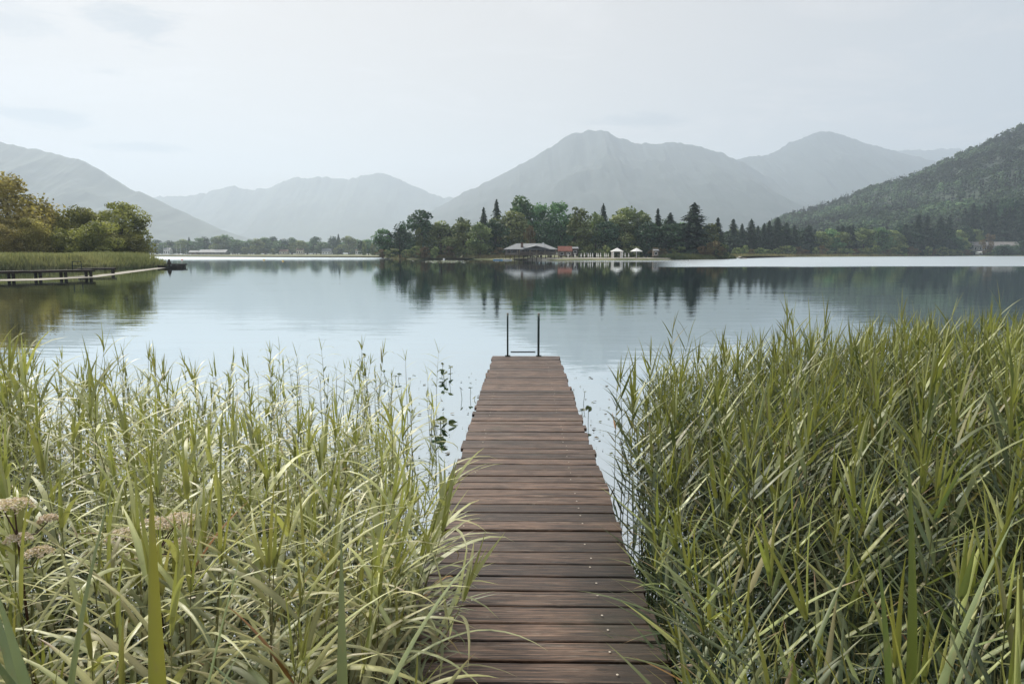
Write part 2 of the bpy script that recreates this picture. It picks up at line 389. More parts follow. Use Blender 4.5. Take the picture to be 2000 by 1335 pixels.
# the wooded hill on the right
HP = np.array([(1380,494),(1460,470),(1500,440),(1525,428),(1600,408),(1680,378),(1750,358),(1770,352),(1800,338),(1850,314),(1900,295),(1950,268),(2000,247),(2100,205),(2250,180),(2500,180),(2900,230)], float)
HD0, HD1 = 640.0, 1450.0
def hill_z(X, Y):
    X = np.asarray(X, float); Y = np.asarray(Y, float)
    pxs = 1000 + X/Y*F
    slope = (495 - np.interp(pxs, HP[:,0], HP[:,1]))/F*1.02
    s = np.clip((Y-HD0)/(HD1-HD0), 0, 1)
    gul = (fbm(X/150, Y/260, 4, 71)-.47)
    z = slope*HD1*(s**1.05)*(1 + .0*gul) + gul*60*4*s*(1-s)*np.clip(slope*6, 0, 1)
    z2 = np.where(Y > HD1, slope*HD1*(1-((Y-HD1)/900)**2*.6), z)
    return np.maximum(z2, .5)
def hill():
    nu, nv = 220, 120
    u = np.linspace(1380, 2900, nu); y = np.linspace(600, 2100, nv)
    U, Y = np.meshgrid(u, y); X = (U-1000)/F*Y
    V = np.stack([X, Y, hill_z(X, Y)-1.0], 2).reshape(-1, 3)
    i = (np.arange(nu-1)[None, :] + nu*np.arange(nv-1)[:, None]).ravel()
    link('hill', mesh('hill', V, np.stack([i, i+1, i+nu+1, i+nu], 1), FOREST, smooth_=True), kind='structure')
hill()

# ------------------------------------------------------------------ trees
LEAF = leaf_mat('tree_leaves', .2, .6, .25, .3)
LEAF_BANK = leaf_mat('bank_tree_leaves', .42, .6, .25, .3)
NEEDLE = leaf_mat('needles', .12, .7, .2, .25)
def quads(cent, nrm, s, asp=1.0):
    """one small face per centre, facing nrm, size s"""
    n = len(cent)
    r = rng.normal(size=(n, 3)); a = np.cross(nrm, r); a /= np.linalg.norm(a, axis=1)[:, None]+1e-9
    b = np.cross(nrm, a); b /= np.linalg.norm(b, axis=1)[:, None]+1e-9
    s = np.broadcast_to(s, (n,))[:, None]
    P = np.stack([cent - a*s*asp - b*s*.45, cent + a*s*asp - b*s*.6, cent + a*s*asp*.8 + b*s*.6, cent - a*s*asp*.7 + b*s*.5], 1)
    return P.reshape(-1, 3), np.arange(n*4).reshape(n, 4)
def broad_crown(n, seed, leaf=.022, cols=((.06,.09,.03),(.11,.13,.045)), z0=.14, wide=.34, droop=0.0, lobes=26, open_=0.0):
    """crown in unit height; lobes of leaf-sized faces with gaps"""
    g = np.random.default_rng(seed)
    ang = g.uniform(0, 2*np.pi, lobes); zc = g.uniform(z0+.08, .9, lobes)
    env = np.sin(np.clip((zc - z0)/(1-z0), 0, 1)**.75*np.pi)**.6
    rr = wide*env*g.uniform(.25, .8, lobes)
    C = np.stack([rr*np.cos(ang), rr*np.sin(ang), zc], 1); C[0] = (0, 0, .86)
    LR = g.uniform(.07, .15, lobes)*(1-open_*.3)*(1.15 if lobes > 50 else 1); LR *= np.where(zc > .8, .75, 1)
    k = g.choice(lobes, n, p=LR**2/np.sum(LR**2))
    d = g.normal(size=(n, 3)); d /= np.linalg.norm(d, axis=1)[:, None]
    r = LR[k]*g.uniform(.45, 1.12, n)**.6
    c_ = C[k] + d*r[:, None]*np.array([1, 1, .85])
    if droop: c_[:, 2] -= droop*np.hypot(c_[:,0], c_[:,1])*g.uniform(0, 1, n)
    nrm = d + g.normal(size=(n, 3))*.6; nrm /= np.linalg.norm(nrm, axis=1)[:, None]
    P, Fq = quads(c_, nrm, leaf*g.uniform(.6, 1.4, n))
    lob = g.uniform(0, 1, lobes)[k]; t = np.clip(lob*.75 + g.uniform(0, .35, n) - .05, 0, 1)[:, None]
    T = np.array(cols[0])*(1-t) + np.array(cols[1])*t
    return P, Fq, np.repeat(T, 4, 0), C, LR
def trunk_mesh(C, seed, h0=.06, r=.016):
    g = random.Random(seed); m = MB()
    top = Vector((g.uniform(-.02,.02), g.uniform(-.02,.02), .62))
    m.tube([(0,0,-.02), (g.uniform(-.01,.01), 0, .2), (top.x*.6, top.y*.6, .42), top], [r*1.25, r, r*.7, r*.35], 7)
    for p in C[:14]:
        z = g.uniform(.18, .5); s = Vector((top.x*z, top.y*z, z)); e = Vector(p)
        if e.z > z: m.tube([s, s.lerp(e, .5)+Vector((0,0,.02)), e], [r*.45, r*.28, r*.1], 4, False)
    return mesh('trunk', m.v, m.f, M['bark'])
def conifer_crown(n_br, seed, wide=.17, cols=((.016,.035,.022),(.05,.085,.045)), z0=.06, power=.85, size=.03):
    g = np.random.default_rng(seed); cs, ns, ss, ts = [], [], [], []
    z = g.uniform(0, 1, n_br)**1.25
    a = g.uniform(0, 2*np.pi, n_br)
    lump = 1 + .22*np.sin(z*38+seed) + g.normal(size=n_br)*.13 + .15*np.sin(a*3 + z*9)
    rad = wide*((1-z)**power)*lump + .006
    for q in range(7):
        f = (q+.6)/7
        rq = rad*f
        cs.append(np.stack([rq*np.cos(a), rq*np.sin(a), z0 + (1-z0)*z - .35*rq*f + g.normal(size=n_br)*.004], 1))
        nn = np.stack([np.cos(a)*.5, np.sin(a)*.5, np.full(n_br, .8)], 1) + g.normal(size=(n_br, 3))*.45
        ns.append(nn/np.linalg.norm(nn, axis=1)[:, None]); ss.append(size*(.35+.65*(1-z))*g.uniform(.6, 1.2, n_br)*(1.15-.5*f))
        ts.append(np.clip(.15 + .6*f + g.uniform(-.3, .3, n_br), 0, 1))
    c_, n_, s_, t = np.concatenate(cs), np.concatenate(ns), np.concatenate(ss), np.concatenate(ts)[:, None]
    P, Fq = quads(c_, n_, s_, .9)
    T = np.array(cols[0])*(1-t) + np.array(cols[1])*t
    return P, Fq, np.repeat(T, 4, 0)
GREEN = ((.022,.07,.036),(.20,.34,.15)); OLIVE = ((.04,.08,.035),(.32,.37,.14)); DARK = ((.012,.04,.026),(.09,.165,.08))
GOLD = ((.15,.14,.045),(.48,.41,.16)); FRESH = ((.07,.10,.035),(.17,.21,.07)); RUST = ((.09,.07,.035),(.22,.17,.08))
protos = {}
def tree_proto(kind):
    if kind in protos: return protos[kind]
    base, var = kind.split(':'); v = int(var); sd = hash_(kind)
    if base.startswith('spruce'):
        P, Fq, T = conifer_crown(620, sd, [.20,.17,.23][v % 3], size=.036, power=.72)
        mt = MB(); mt.tube([(0,0,-.02),(0,0,.5),(0,0,.985)], [.012,.009,.002], 6)
        protos[kind] = (mesh('trunk', mt.v, mt.f, M['bark']), mesh('crown', P, Fq, NEEDLE, T))
    else:
        spec = dict(green=(2600,.020,GREEN,.33,0,.0), olive=(2600,.020,OLIVE,.34,0,.0), dark=(2600,.020,DARK,.32,0,0),
                    fresh=(2300,.020,FRESH,.27,0,.2), gold=(13000,.013,GOLD,.50,.35,.2), bank=(12000,.014,((.08,.095,.035),(.36,.35,.12)),.46,.1,.1), bankgreen=(10000,.0125,((.09,.11,.04),(.36,.37,.13)),.42,.0,.35),
                    rust=(1500,.026,RUST,.55,0,0), bush=(1200,.034,OLIVE,.6,0,0))[base]
        P, Fq, T, C, LR = broad_crown(spec[0], sd, spec[1], spec[2], .0 if base in ('rust','bush','gold','bank') else .06, spec[3], spec[4], 64 if spec[0] > 5000 else 34, spec[5])
        protos[kind] = (trunk_mesh(C, sd), mesh('crown', P, Fq, LEAF_BANK if base in ('gold','bank','bankgreen') else LEAF, T))
    return protos[kind]
def hash_(s):
    h = 17
    for ch in s: h = (h*31 + ord(ch)) % 99991
    return h
def tree(kind, name, label, X, Y, zb, h, sx=1.0, group=None, cat='tree'):
    t = thing(name, label, cat, (X, Y, zb), random.uniform(0, 6.28), group)
    t.scale = (h*sx, h*sx*random.uniform(.9, 1.1), h)
    tr, cr = tree_proto(kind)
    link('trunk', tr, t); link('crown', cr, t)
    return t
BASEW = dict(spruce=.30, green=.54, olive=.56, dark=.52, fresh=.44, gold=.78, bank=.72, bankgreen=.68, rust=.95, bush=1.0)
def tree_px(kind, name, label, px, top, w, Y, zb=.4, group=None, cat='tree'):
    """tree whose top shows at pixel row top, w pixels wide in the photograph, Y metres ahead"""
    h = (Z_at(top, Y) - zb)*(1.0 if kind[:3] == 'spr' else 1.05); width = w/F*Y
    return tree(kind, name, label, X_at(px, Y), Y, zb, h, width/(h*BASEW[kind.split(':')[0]]), group, cat)

# the grove behind the lake restaurant, named one by one
G = 'trees of the grove behind the lake restaurant'
grove = [
 ('green:0','deciduous_tree','pale open tree at the far left end of the grove beside the meadow',748,446,34,262),
 ('dark:0','deciduous_tree','narrow dark tree second from the left end of the grove',781,439,34,262),
 ('dark:1','deciduous_tree','tall broad dark tree with a pointed top in the left part of the grove',822,410,52,258),
 ('fresh:0','deciduous_tree','slender pale sapling in front of the tall broad dark tree',818,445,16,250),
 ('olive:0','deciduous_tree','round olive tree right of the tall broad dark tree above the reeds',862,432,50,258),
 ('olive:1','deciduous_tree','wide light olive tree left of the first small spruce',905,426,56,262),
 ('olive:2','deciduous_tree','low round olive tree left of the restaurant at the water meadow',938,433,44,246),
 ('spruce:0','spruce_tree','small dark spruce tip above the olive trees left of the restaurant',945,405,20,275),
 ('spruce:1','spruce_tree','tall slim spruce left of the highest tree behind the restaurant',970,390,27,272),
 ('green:1','deciduous_tree','highest airy green tree straight above the restaurant roof',1016,384,66,275),
 ('olive:0','deciduous_tree','broad green tree in front of the highest tree above the restaurant',1000,413,66,258),
 ('rust:0','deciduous_tree','brownish small tree just behind the restaurant roof',1036,440,34,245),
 ('green:2','deciduous_tree','leafy tree behind the right end of the restaurant roof',1057,397,52,268),
 ('green:0','deciduous_tree','tall full green tree above the red-roofed hut',1096,394,56,268),
 ('fresh:1','deciduous_tree','slender yellow-green tree standing on the beach right of the red hut',1132,406,46,250),
 ('olive:1','deciduous_tree','olive tree right of the yellow-green tree behind the closed parasols',1163,415,40,262),
 ('spruce:2','spruce_tree','slim dark spruce between olive trees left of the gazebo',1177,398,22,266),
 ('olive:2','deciduous_tree','light tree with a rounded yellowish top above the gazebo',1222,403,64,270),
 ('olive:0','deciduous_tree','round tree in front of the yellowish one directly above the gazebo',1210,420,54,256),
 ('olive:1','deciduous_tree','loose tree above the open white parasol',1252,412,50,266),
 ('spruce:0','spruce_tree','narrow spruce right of the open white parasol',1283,407,20,270),
 ('spruce:1','spruce_tree','broad spruce tip above the grey hut on the beach',1307,416,36,264),
 ('dark:1','deciduous_tree','dense low dark tree behind the grey beach hut',1310,438,60,250),
 ('spruce:2','spruce_tree','biggest darkest spruce near the right end of the grove',1353,396,50,250),
 ('fresh:2','deciduous_tree','thin light green tree right of the biggest spruce',1383,436,36,256),
 ('spruce:0','spruce_tree','small spruce at the right end of the grove',1400,425,22,270),
 ('dark:0','deciduous_tree','dark tree filling the gap between the tall full green tree and the beach',1075,425,50,252),
 ('dark:1','deciduous_tree','dark tree behind the closed parasols',1185,432,50,250),
 ('dark:0','deciduous_tree','dark tree behind the open white parasol',1262,434,50,250),
 ('dark:1','deciduous_tree','dark tree in the grove left of the restaurant roof',968,430,44,252),
 ('dark:0','deciduous_tree','dark understorey tree left of the biggest spruce',1335,440,36,256)]
for k, n, lb, px, tp, w, Y in grove:
    tree_px(k, n, lb, px, tp, w*(1.4 if k[:3] == 'spr' else 1.12), Y, .4, G)
for i in range(46):                     # the shaded trees deeper in the grove
    px = 760 + i*14 + random.uniform(-6, 6); top = random.uniform(428, 450) if px > 840 else random.uniform(446, 462)
    tree_px(random.choice(['dark:0','dark:1','green:2','spruce:1','dark:2']), 'background_tree', 'shaded tree deeper in the grove behind the restaurant and beach',
            px, top, 42, random.uniform(285, 320), .4, 'shaded trees deeper in the grove')
for i in range(34):
    px = 752 + i*20 + random.uniform(-7, 7)
    if 975 < px < 1100: continue
    tree_px(random.choice(['bush:0','bush:1','bush:1','rust:1']), 'shrub', 'low shrub at the foot of the grove trees', px, random.uniform(476, 489), random.uniform(20, 34),
            random.uniform(240, 250) , .4, 'low shrubs at the foot of the grove', 'shrub')
for px, top, w, lb in ((1395,470,44,'rust-brown bush at the right end of the grove shore'), (1372,480,26,'small brown bush left of the rust-brown bush'), (1183,479,22,'yellowish shrub on the beach between closed parasols')):
    tree_px('rust:2' if px > 1200 else 'bush:2', 'shrub', lb, px, top, w, 238 if px > 1200 else 226, .4, None, 'shrub')

# tree line on the far right shore
line = [(1430,428,26,'spruce:0'),(1447,437,22,'spruce:1'),(1465,428,24,'spruce:2'),(1478,441,20,'spruce:0'),(1490,436,20,'spruce:1'),(1500,431,22,'spruce:0'),(1516,424,30,'spruce:2'),
 (1533,435,30,'spruce:1'),(1549,440,22,'spruce:0'),(1577,440,30,'spruce:2'),(1600,452,36,'olive:0'),(1620,447,40,'green:1'),(1640,452,32,'olive:2'),(1656,441,30,'spruce:1'),(1662,440,16,'spruce:0'),(1685,445,44,'olive:1'),
 (1714,444,44,'green:2'),(1738,450,40,'olive:0'),(1765,437,28,'spruce:2'),(1789,420,28,'spruce:0'),(1806,421,28,'spruce:1'),(1833,422,30,'spruce:2'),(1850,424,24,'spruce:0'),
 (1812,446,34,'dark:0'),(1843,448,36,'dark:1'),(1779,452,34,'dark:0'),(1756,458,30,'olive:1'),(1862,462,34,'green:0')]
for i, (px, top, w, k) in enumerate(line):
    Y = 400 + (px-1430)*.35
    sp = k.startswith('spruce')
    tree_px(k, 'spruce_tree' if sp else 'deciduous_tree', 'dark spruce in the shore tree line right of the grove' if sp else 'rounded leafy tree in the shore tree line below the wooded hill',
            px, top, w*(1.35 if sp else 1.2), Y, .4, 'spruces of the right shore tree line' if sp else 'leafy trees of the right shore tree line')
for i in range(40):
    px = 1405 + i*12.5 + random.uniform(-4, 4); Y = 425 + (px-1430)*.35
    k = random.choice(['spruce:0','dark:0','dark:1','spruce:2','olive:0'])
    tree_px(k, 'background_tree', 'lower tree filling the second row of the right shore tree line', px, random.uniform(440, 456), 34, Y, .4, 'second row of the right shore tree line')
for i in range(30):
    px = 1435 + i*15.5 + random.uniform(-5, 5); Y = 372 + (px-1430)*.36
    tree_px(random.choice(['bush:0','bush:1','rust:1','bush:2']), 'shrub', 'low shrub along the right shore below the tree line', px, random.uniform(478, 488), random.uniform(18, 30), Y, .3, 'low shrubs along the right shore', 'shrub')
# dark conifer wood close by on the right edge
for i in range(64):
    px = 1880 + (i % 32)*12 + random.uniform(-4, 4); row = i//32
    Y = 640 + row*45 + random.uniform(-12, 12)
    top = np.interp(px, [1880,1900,1940,1990,2050,2300], [404,394,386,378,360,330]) + random.uniform(-5, 9) + (0 if row else 26)
    zb = .5 + row*6
    tree_px(random.choice(['spruce:0','spruce:1','spruce:2','dark:1']) if row else 'spruce:%d' % (i % 3), 'spruce_tree', 'dark spruce in the dense wood behind the grey-roofed house', px, top, 34, Y, zb, 'spruces of the dense wood on the right')
for px, top, w, k, lb in ((1905,448,26,'fresh:0','single bright green tree behind the brown-roofed house'), (1928,456,28,'rust:1','reddish shrub in front of the grey roof'),
                          (1878,464,34,'bush:0','round shrub left of the brown-roofed house'), (1960,478,44,'dark:0','low dark hedge tree right of the grey-roofed house'), (1998,470,36,'dark:1','dark tree at the right edge by the lawn'),
                          (1888,484,18,'bush:1','small shrub on the shore left of the white boathouse'), (1935,486,22,'bush:2','small shrub on the shore right of the white boathouse')):
    tree_px(k, 'deciduous_tree' if k[:4] in ('fres','dark') else 'shrub', lb, px, top, w, 552 if top > 450 else 600, .4, None, 'tree' if k[:4] in ('fres','dark') else 'shrub')

# far left shore, about 900 m off
farl = [(-20,466),(30,470),(80,468),(262,474),(282,476),(306,468),(322,474),(333,470),(349,472),(358,467),(372,470),(371,463),(388,464),(402,463),(418,463),(427,461),(441,458),(455,470),(464,467),(478,474),(489,468),(502,466),(519,463),(533,462),(546,470),(557,467),(571,464),(586,470),(600,473),(618,462),(632,472),(651,462),(662,457),(681,461),(697,467),(709,470),(720,467)]
for i, (px, top) in enumerate(farl):
    k = 'spruce:1' if px in (371, 662) else ['green:0','dark:0','green:1','olive:0','green:2','dark:1'][i % 6]
    Y = 905 + (i % 3)*14 if px < 700 else 640
    tree_px(k, 'spruce_tree' if k[0] == 's' else 'deciduous_tree', 'hazy leafy tree on the far left shore beyond the marina' if k[0] != 's' else 'small dark spruce on the far left shore beyond the marina', px, top, random.uniform(24, 32) if k[0] != 's' else 14, Y, .4,
            'trees on the far left shore' if k[0] != 's' else 'spruces on the far left shore')
for i in range(46):
    px = 250 + i*11 + random.uniform(-4, 4)
    tree_px(['green:1','dark:0','green:2'][i % 3], 'background_tree', 'fainter tree in the back row of the far left shore', px, random.uniform(468, 480), 26, random.uniform(960, 1010), .4, 'back row of trees on the far left shore')
for px, top, w in ((478,482,18),(505,484,18),(533,485,14),(712,470,12),(728,474,18),(688,486,16),(655,484,14)):
    tree_px('bush:0', 'shrub', 'round shrub in front of the far left shore trees', px, top, w, 895 if px < 700 else 600, .4, 'shrubs on the far left shore', 'shrub')

# left bank, close
for k, n, lb, px, top, w, Y in (
    ('gold:0','willow_tree','tall golden willow at the left edge of the picture',22,338,165,118),
    ('gold:1','willow_tree','lower golden willow bough spreading in front of the tall golden willow',60,425,80,112),
    ('gold:2','willow_tree','golden brush at the foot of the tall willow at the left edge',8,440,90,108),
    ('spruce:1','spruce_tree','dark spruce tip rising behind the golden willow',84,398,34,135),
    ('bank:3','deciduous_tree','dark olive tree between the golden willow and the rounded bush trees',105,415,60,128),
    ('bank:0','deciduous_tree','golden green tree in the middle of the left bank',158,404,88,122),
    ('bank:1','deciduous_tree','lower rounded golden tree left of the tall airy green tree',196,430,90,116),
    ('bankgreen:0','deciduous_tree','tall airy green tree at the right end of the left bank',236,395,98,124),
    ('bankgreen:1','deciduous_tree','low green bough tree hanging over at the right end of the left bank',262,452,58,120),
    ('bank:2','deciduous_tree','dark low tree under the tall airy green tree',225,455,70,118),
    ('bank:2','deciduous_tree','dark low tree under the golden green tree',128,445,70,116)):
    tree_px(k, n, lb, px, top, w, Y, .3, None)
for i in range(12):
    tree_px('bank:%d' % (i % 3), 'background_tree', 'shaded tree in the back row of the left bank', -60+i*27, random.uniform(425,450), 60, random.uniform(140, 150), .3, 'back row of trees on the left bank')

# wooded slope of the hill: one mass of crowns
def hill_wood():
    n = 12500
    u = rng.uniform(1400, 2750, n); y = HD0 + 30 + (HD1-HD0+60)*rng.uniform(0, 1, n)**.8
    X = (u-1000)/F*y; z = hill_z(X, y)
    keep = z > 4
    X, y, z = X[keep], y[keep], z[keep]; n = len(X)
    con = (rng.uniform(0, 1, n) < .15 + .5*(fbm(X/120, y/120, 3, 5) > .5))
    cl = (fbm(X/60, y/90, 3, 15)-.25)*1.8
    Ps, Fs, Ts = [], [], []; off = 0
    for is_con in (False, True):
        idx = np.where(con == is_con)[0]
        for var in range(6):
            sel = idx[var::6]
            if is_con: P, Fq, T = conifer_crown(9, 100+var, .17, size=.10, z0=.02)
            else: P, Fq, T, _, _ = broad_crown(44, 200+var, .105, ((.05,.10,.065),(.20,.29,.16)), .1, .36, lobes=9)
            h = (rng.uniform(10, 18, len(sel)) if is_con else rng.uniform(6, 15, len(sel)))
            wx = h*(1.25 if is_con else 1.25)
            Q = np.empty((len(sel), len(P), 3)); Q[:,:,0] = P[None,:,0]*wx[:,None]+X[sel][:,None]; Q[:,:,1] = P[None,:,1]*wx[:,None]+y[sel][:,None]; Q[:,:,2] = P[None,:,2]*h[:,None]+z[sel][:,None]-1.5
            Fn = Fq[None] + (np.arange(len(sel))*len(P))[:,None,None] + off
            tt = T[None]*(rng.uniform(.7, 1.3, len(sel))*np.clip(.35+cl[sel]*1.5, .35, 1.7))[:,None,None]
            Ps.append(Q.reshape(-1,3)); Fs.append(Fn.reshape(-1,4)); Ts.append(tt.reshape(-1,3)); off += len(sel)*len(P)
    link('hillside_forest', mesh('hillside_forest', np.concatenate(Ps), np.concatenate(Fs), LEAF, np.concatenate(Ts)), kind='stuff', label='mixed forest covering the hill on the right', category='forest')
hill_wood()

# ------------------------------------------------------------------ reeds
REED = leaf_mat('reed_leaf', .20, .50, .5, .22)
STEM = leaf_mat('reed_stem', .1, .55, .3, .2)
def reed_leaf_geo(g, base, az, a0, bend, ln, w, nseg, across, twist=0.0):
    """one leaf: base point, azimuth, starting angle from vertical, total bend, length, width"""
    pts = []; p = np.array(base, float); hor = np.array([math.cos(az), math.sin(az), 0])
    side = np.array([-math.sin(az), math.cos(az), 0])
    V = []
    for i in range(nseg+1):
        t = i/nseg; a = a0 + bend*t**1.6
        d = hor*math.sin(a) + np.array([0, 0, math.cos(a)])
        if i: p = p + d*(ln/nseg)
        up = np.cross(side, d)
        ww = w*min(1, .45+t/.15*.55)*(1-t**1.3)**.85*.55 if t < 1 else 0
        tw = twist*t; s2 = side*math.cos(tw) + up*math.sin(tw); u2 = up*math.cos(tw) - side*math.sin(tw)
        if across == 3: V += [p - s2*ww + u2*ww*.35, p.copy(), p + s2*ww + u2*ww*.35]
        else: V += [p - s2*ww, p + s2*ww]
    k = across
    Fq = [(i*k+j, i*k+j+1, (i+1)*k+j+1, (i+1)*k+j) for i in range(nseg) for j in range(k-1)]
    return np.array(V), np.array(Fq)
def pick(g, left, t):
    """leaf colour by age, inner shade of the bed painted into the lower leaves: young upper leaves yellow-green, mature lower ones grey-green, a few dead"""
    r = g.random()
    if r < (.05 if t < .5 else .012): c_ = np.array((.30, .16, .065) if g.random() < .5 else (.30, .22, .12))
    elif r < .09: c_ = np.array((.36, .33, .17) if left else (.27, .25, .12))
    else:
        y_ = np.array((.42, .41, .17) if left else (.34, .36, .11)); m_ = np.array((.25, .275, .175) if left else (.075, .105, .055))  # lower-leaf tint also paints in the dark inside the bed
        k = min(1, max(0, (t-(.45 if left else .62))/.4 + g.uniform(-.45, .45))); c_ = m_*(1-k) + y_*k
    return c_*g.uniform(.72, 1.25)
def reed_geo(seed, left, nseg=7, across=3, hero=False, sparse=False):
    """unit-height-free reed about 1.5 m tall; returns stem (v, f, tint) and list of leaves (v, f, tint)"""
    g = random.Random(seed); H = 1.5
    lean = g.uniform(0, .12); la = g.uniform(0, 6.28)
    def sp(t): return np.array([math.cos(la)*lean*t*t*H*.6, math.sin(la)*lean*t*t*H*.6, t*H])
    m = MB(); ts = [0, .35, .7, .93]
    m.tube([tuple(sp(t)) for t in ts], [.0042, .0038, .0028, .0012], 4, False)
    sc = np.array((.26,.24,.12) if left else (.16,.165,.07))*g.uniform(.8, 1.2)
    sv = np.array(m.v); stem = (sv, np.array(m.f), np.tile(sc, (len(sv), 1)))
    leaves = []; n = (g.randint(5, 8) if sparse else (g.randint(11, 15) if left else g.randint(13, 17))); az = g.uniform(0, 6.28)
    for i in range(n):
        t = (.38 if sparse else .22) + (.72 if not sparse else .56)*(i+.5)/n + g.uniform(-.02, .02)
        az += math.pi + g.uniform(-.7, .7)
        young = max(0, (t-.8)/.2)
        a0 = R(g.uniform(24, 56) if left else g.uniform(26, 58))*(1-.5*young)
        if left: bend = R(g.uniform(15, 105))*(1-.6*young)
        else: bend = R(g.uniform(0, 26))*(1-.6*young)
        if g.random() < (.12 if left else .06): bend += R(45)
        ln = g.uniform(.30, .50)*(1-.3*young)*(.8 if sparse else 1)*(1 if left else .85)
        w = (g.uniform(.014, .031) if left else g.uniform(.012, .023))*(1-.3*young)
        v, f = reed_leaf_geo(g, sp(min(t, .93)), az, a0, bend, ln, w, nseg, across, g.uniform(-.5, .5))
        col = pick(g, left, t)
        tv = np.repeat(np.linspace(0, 1, nseg+1), across)[:, None]
        T = col*np.ones((len(v), 1)) + tv**3*np.array([.05,.03,0])
        if across == 3: T[1::3] *= 1.22
        if g.random() < .16: T = np.where(tv > .8, np.array([[.30,.20,.10]]), T)
        leaves.append((v, f, T))
    for q in range(2):               # the closed young leaves at the tip
        v, f = reed_leaf_geo(g, sp(.90), az+q*2.5, R(g.uniform(2, 10)), R(g.uniform(2, 14)), g.uniform(.2, .36), .013, nseg, across, .3)
        leaves.append((v, f, np.tile(np.array((.34,.34,.11) if left else (.28,.29,.08))*g.uniform(.8,1.2), (len(v), 1))))
    return stem, leaves

# --- where reeds grow
def canopy(X, Y):
    """height of the reed tops above the water"""
    if X < 0:
        h = np.interp(Y, [.5, 1.2, 2.5, 4.5, 7, 10], [1.42, 1.36, 1.28, 1.16, 1.04, .92])
        if X/Y < -.70 and 3.4 < Y < 5.2: h += .28
    else:
        h = np.interp(Y, [.5, 1.2, 2, 3.5, 6, 9], [1.22, 1.24, 1.26, 1.30, 1.26, 1.0])
        h += .25*np.interp(X/Y, [.25, .8], [0, 1])
    return h
def pier_edge(Y, side):        # pier runs 1.05 degrees to the right
    return .027 + Y*math.tan(R(1.05)) + side*.56
spots = []
g = random.Random(99)
def try_spot(X, Y, side, dens):
    if g.random() > dens: return
    spots.append((X, Y))
tries = 16000
for _ in range(tries):
    side = -1 if g.random() < .5 else 1
    Y = .35 + 10.2*g.random()**.8; X = side*(.6 + 10.5*g.random())
    e = abs(X - pier_edge(Y, side)*1.0) if side*(X - pier_edge(Y, side)) > 0 else -1
    if e < .05: continue
    if math.hypot(X, Y) < .78: continue
    if abs(X) > Y*.86 + 1.6: continue
    if side < 0:
        far_lim = np.interp(X, [-9,-5,-3.2,-2,-1.2,-.6], [6.4,7.2,7.6,8.2,8.6,7.6])
        d = float(np.interp(Y, [2.2, 3.2, 5, 7, 8.5], [1.0, .9, .36, .15, .07])) * (1 if Y < far_lim else .25*max(0, 1-(Y-far_lim)))
        if e < .35 and Y > 4.0: d *= .25
        if e < .9 and Y > 6.0: d *= .45
    else:
        far_lim = np.interp(X, [.6,1.2,2.2,3.5,6,9], [4.3,6.6,7.6,8.0,8.6,9.2])
        d = .95 if Y < far_lim-1.2 else .95*max(0, (far_lim - Y)/1.2)**1.5
    try_spot(X, Y, side, d)
spots.sort(key=lambda p: math.hypot(*p))
rec = []
for X, Y in spots:
    left = X < 0
    h = canopy(X, Y)*g.uniform(.72, 1.14)
    if left and Y > 3.6 and X > -2.2: h *= .86
    if g.random() < .03: h *= 1.2
    # stems by the jetty lean a little over it
    e = abs(X - pier_edge(Y, -1 if left else 1)); lean = .0
    if e < .3 and Y < 3.6: lean = g.uniform(.05, .22)*(1 if left else -1)*(1 if Y < 2.6 else .5)
    rec.append((X, Y, h, g.uniform(0, 6.28), lean + g.gauss(0, .05), g.gauss(0, .05), g.randrange(16)))
for k in range(56):
    sd = -1 if k % 5 else 1
    Y = g.uniform(1.25, 3.3); e = pier_edge(Y, sd) + sd*g.uniform(.02, .26)
    ln_ = g.uniform(.12, .40) if sd < 0 else g.uniform(.02, .22)
    rec.append((e, Y, g.uniform(.95, 1.25), g.uniform(0, 6.28), -sd*ln_, g.gauss(-.03, .08), g.randrange(16)))
rec.sort(key=lambda p: math.hypot(p[0], p[1]))
def xform(V, X, Y, h, rz, tx, ty):
    s = h/1.72
    c_, s_ = math.cos(rz), math.sin(rz)
    w = s*.25 + .75
    x = (V[:,0]*c_ - V[:,1]*s_)*w; y = (V[:,0]*s_ + V[:,1]*c_)*w; z = V[:,2]*s
    return np.stack([X + x + z*tx, Y + y + z*ty, z], 1)
import mathutils
near_n = {-1: 0, 1: 0}; bulk = []
var_obj = {}
for r in rec:
    sd = -1 if r[0] < 0 else 1
    if near_n[sd] < 148:
        near_n[sd] += 1
        key = (sd, r[6])
        if key not in var_obj:
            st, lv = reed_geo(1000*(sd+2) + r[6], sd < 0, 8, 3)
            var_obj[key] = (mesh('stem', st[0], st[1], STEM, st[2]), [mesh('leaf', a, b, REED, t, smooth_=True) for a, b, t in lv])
        X, Y, h, rz, tx, ty, _ = r
        o = thing('reed', 'green reed with arching leaves in the near reed bed left of the jetty' if sd < 0 else 'green reed with stiff upright leaves in the near reed bed right of the jetty',
                  'reed', (X, Y, 0), 0, 'nearest reeds left of the jetty' if sd < 0 else 'nearest reeds right of the jetty')
        s = h/1.72
        o.scale = (s*.25+.75, s*.25+.75, s)
        o.rotation_euler = (-ty, tx, rz) if False else mathutils.Matrix.Rotation(rz, 3, 'Z').to_euler()
        q = Vector((tx, ty, 1)).normalized()
        rot = Vector((0,0,1)).rotation_difference(q).to_matrix() @ mathutils.Matrix.Rotation(rz, 3, 'Z')
        o.rotation_euler = rot.to_euler()
        link('stem', var_obj[key][0], o)
        for lm in var_obj[key][1]: link('leaf', lm, o)
    else: bulk.append(r)
print('reeds', len(rec), 'bulk', len(bulk))
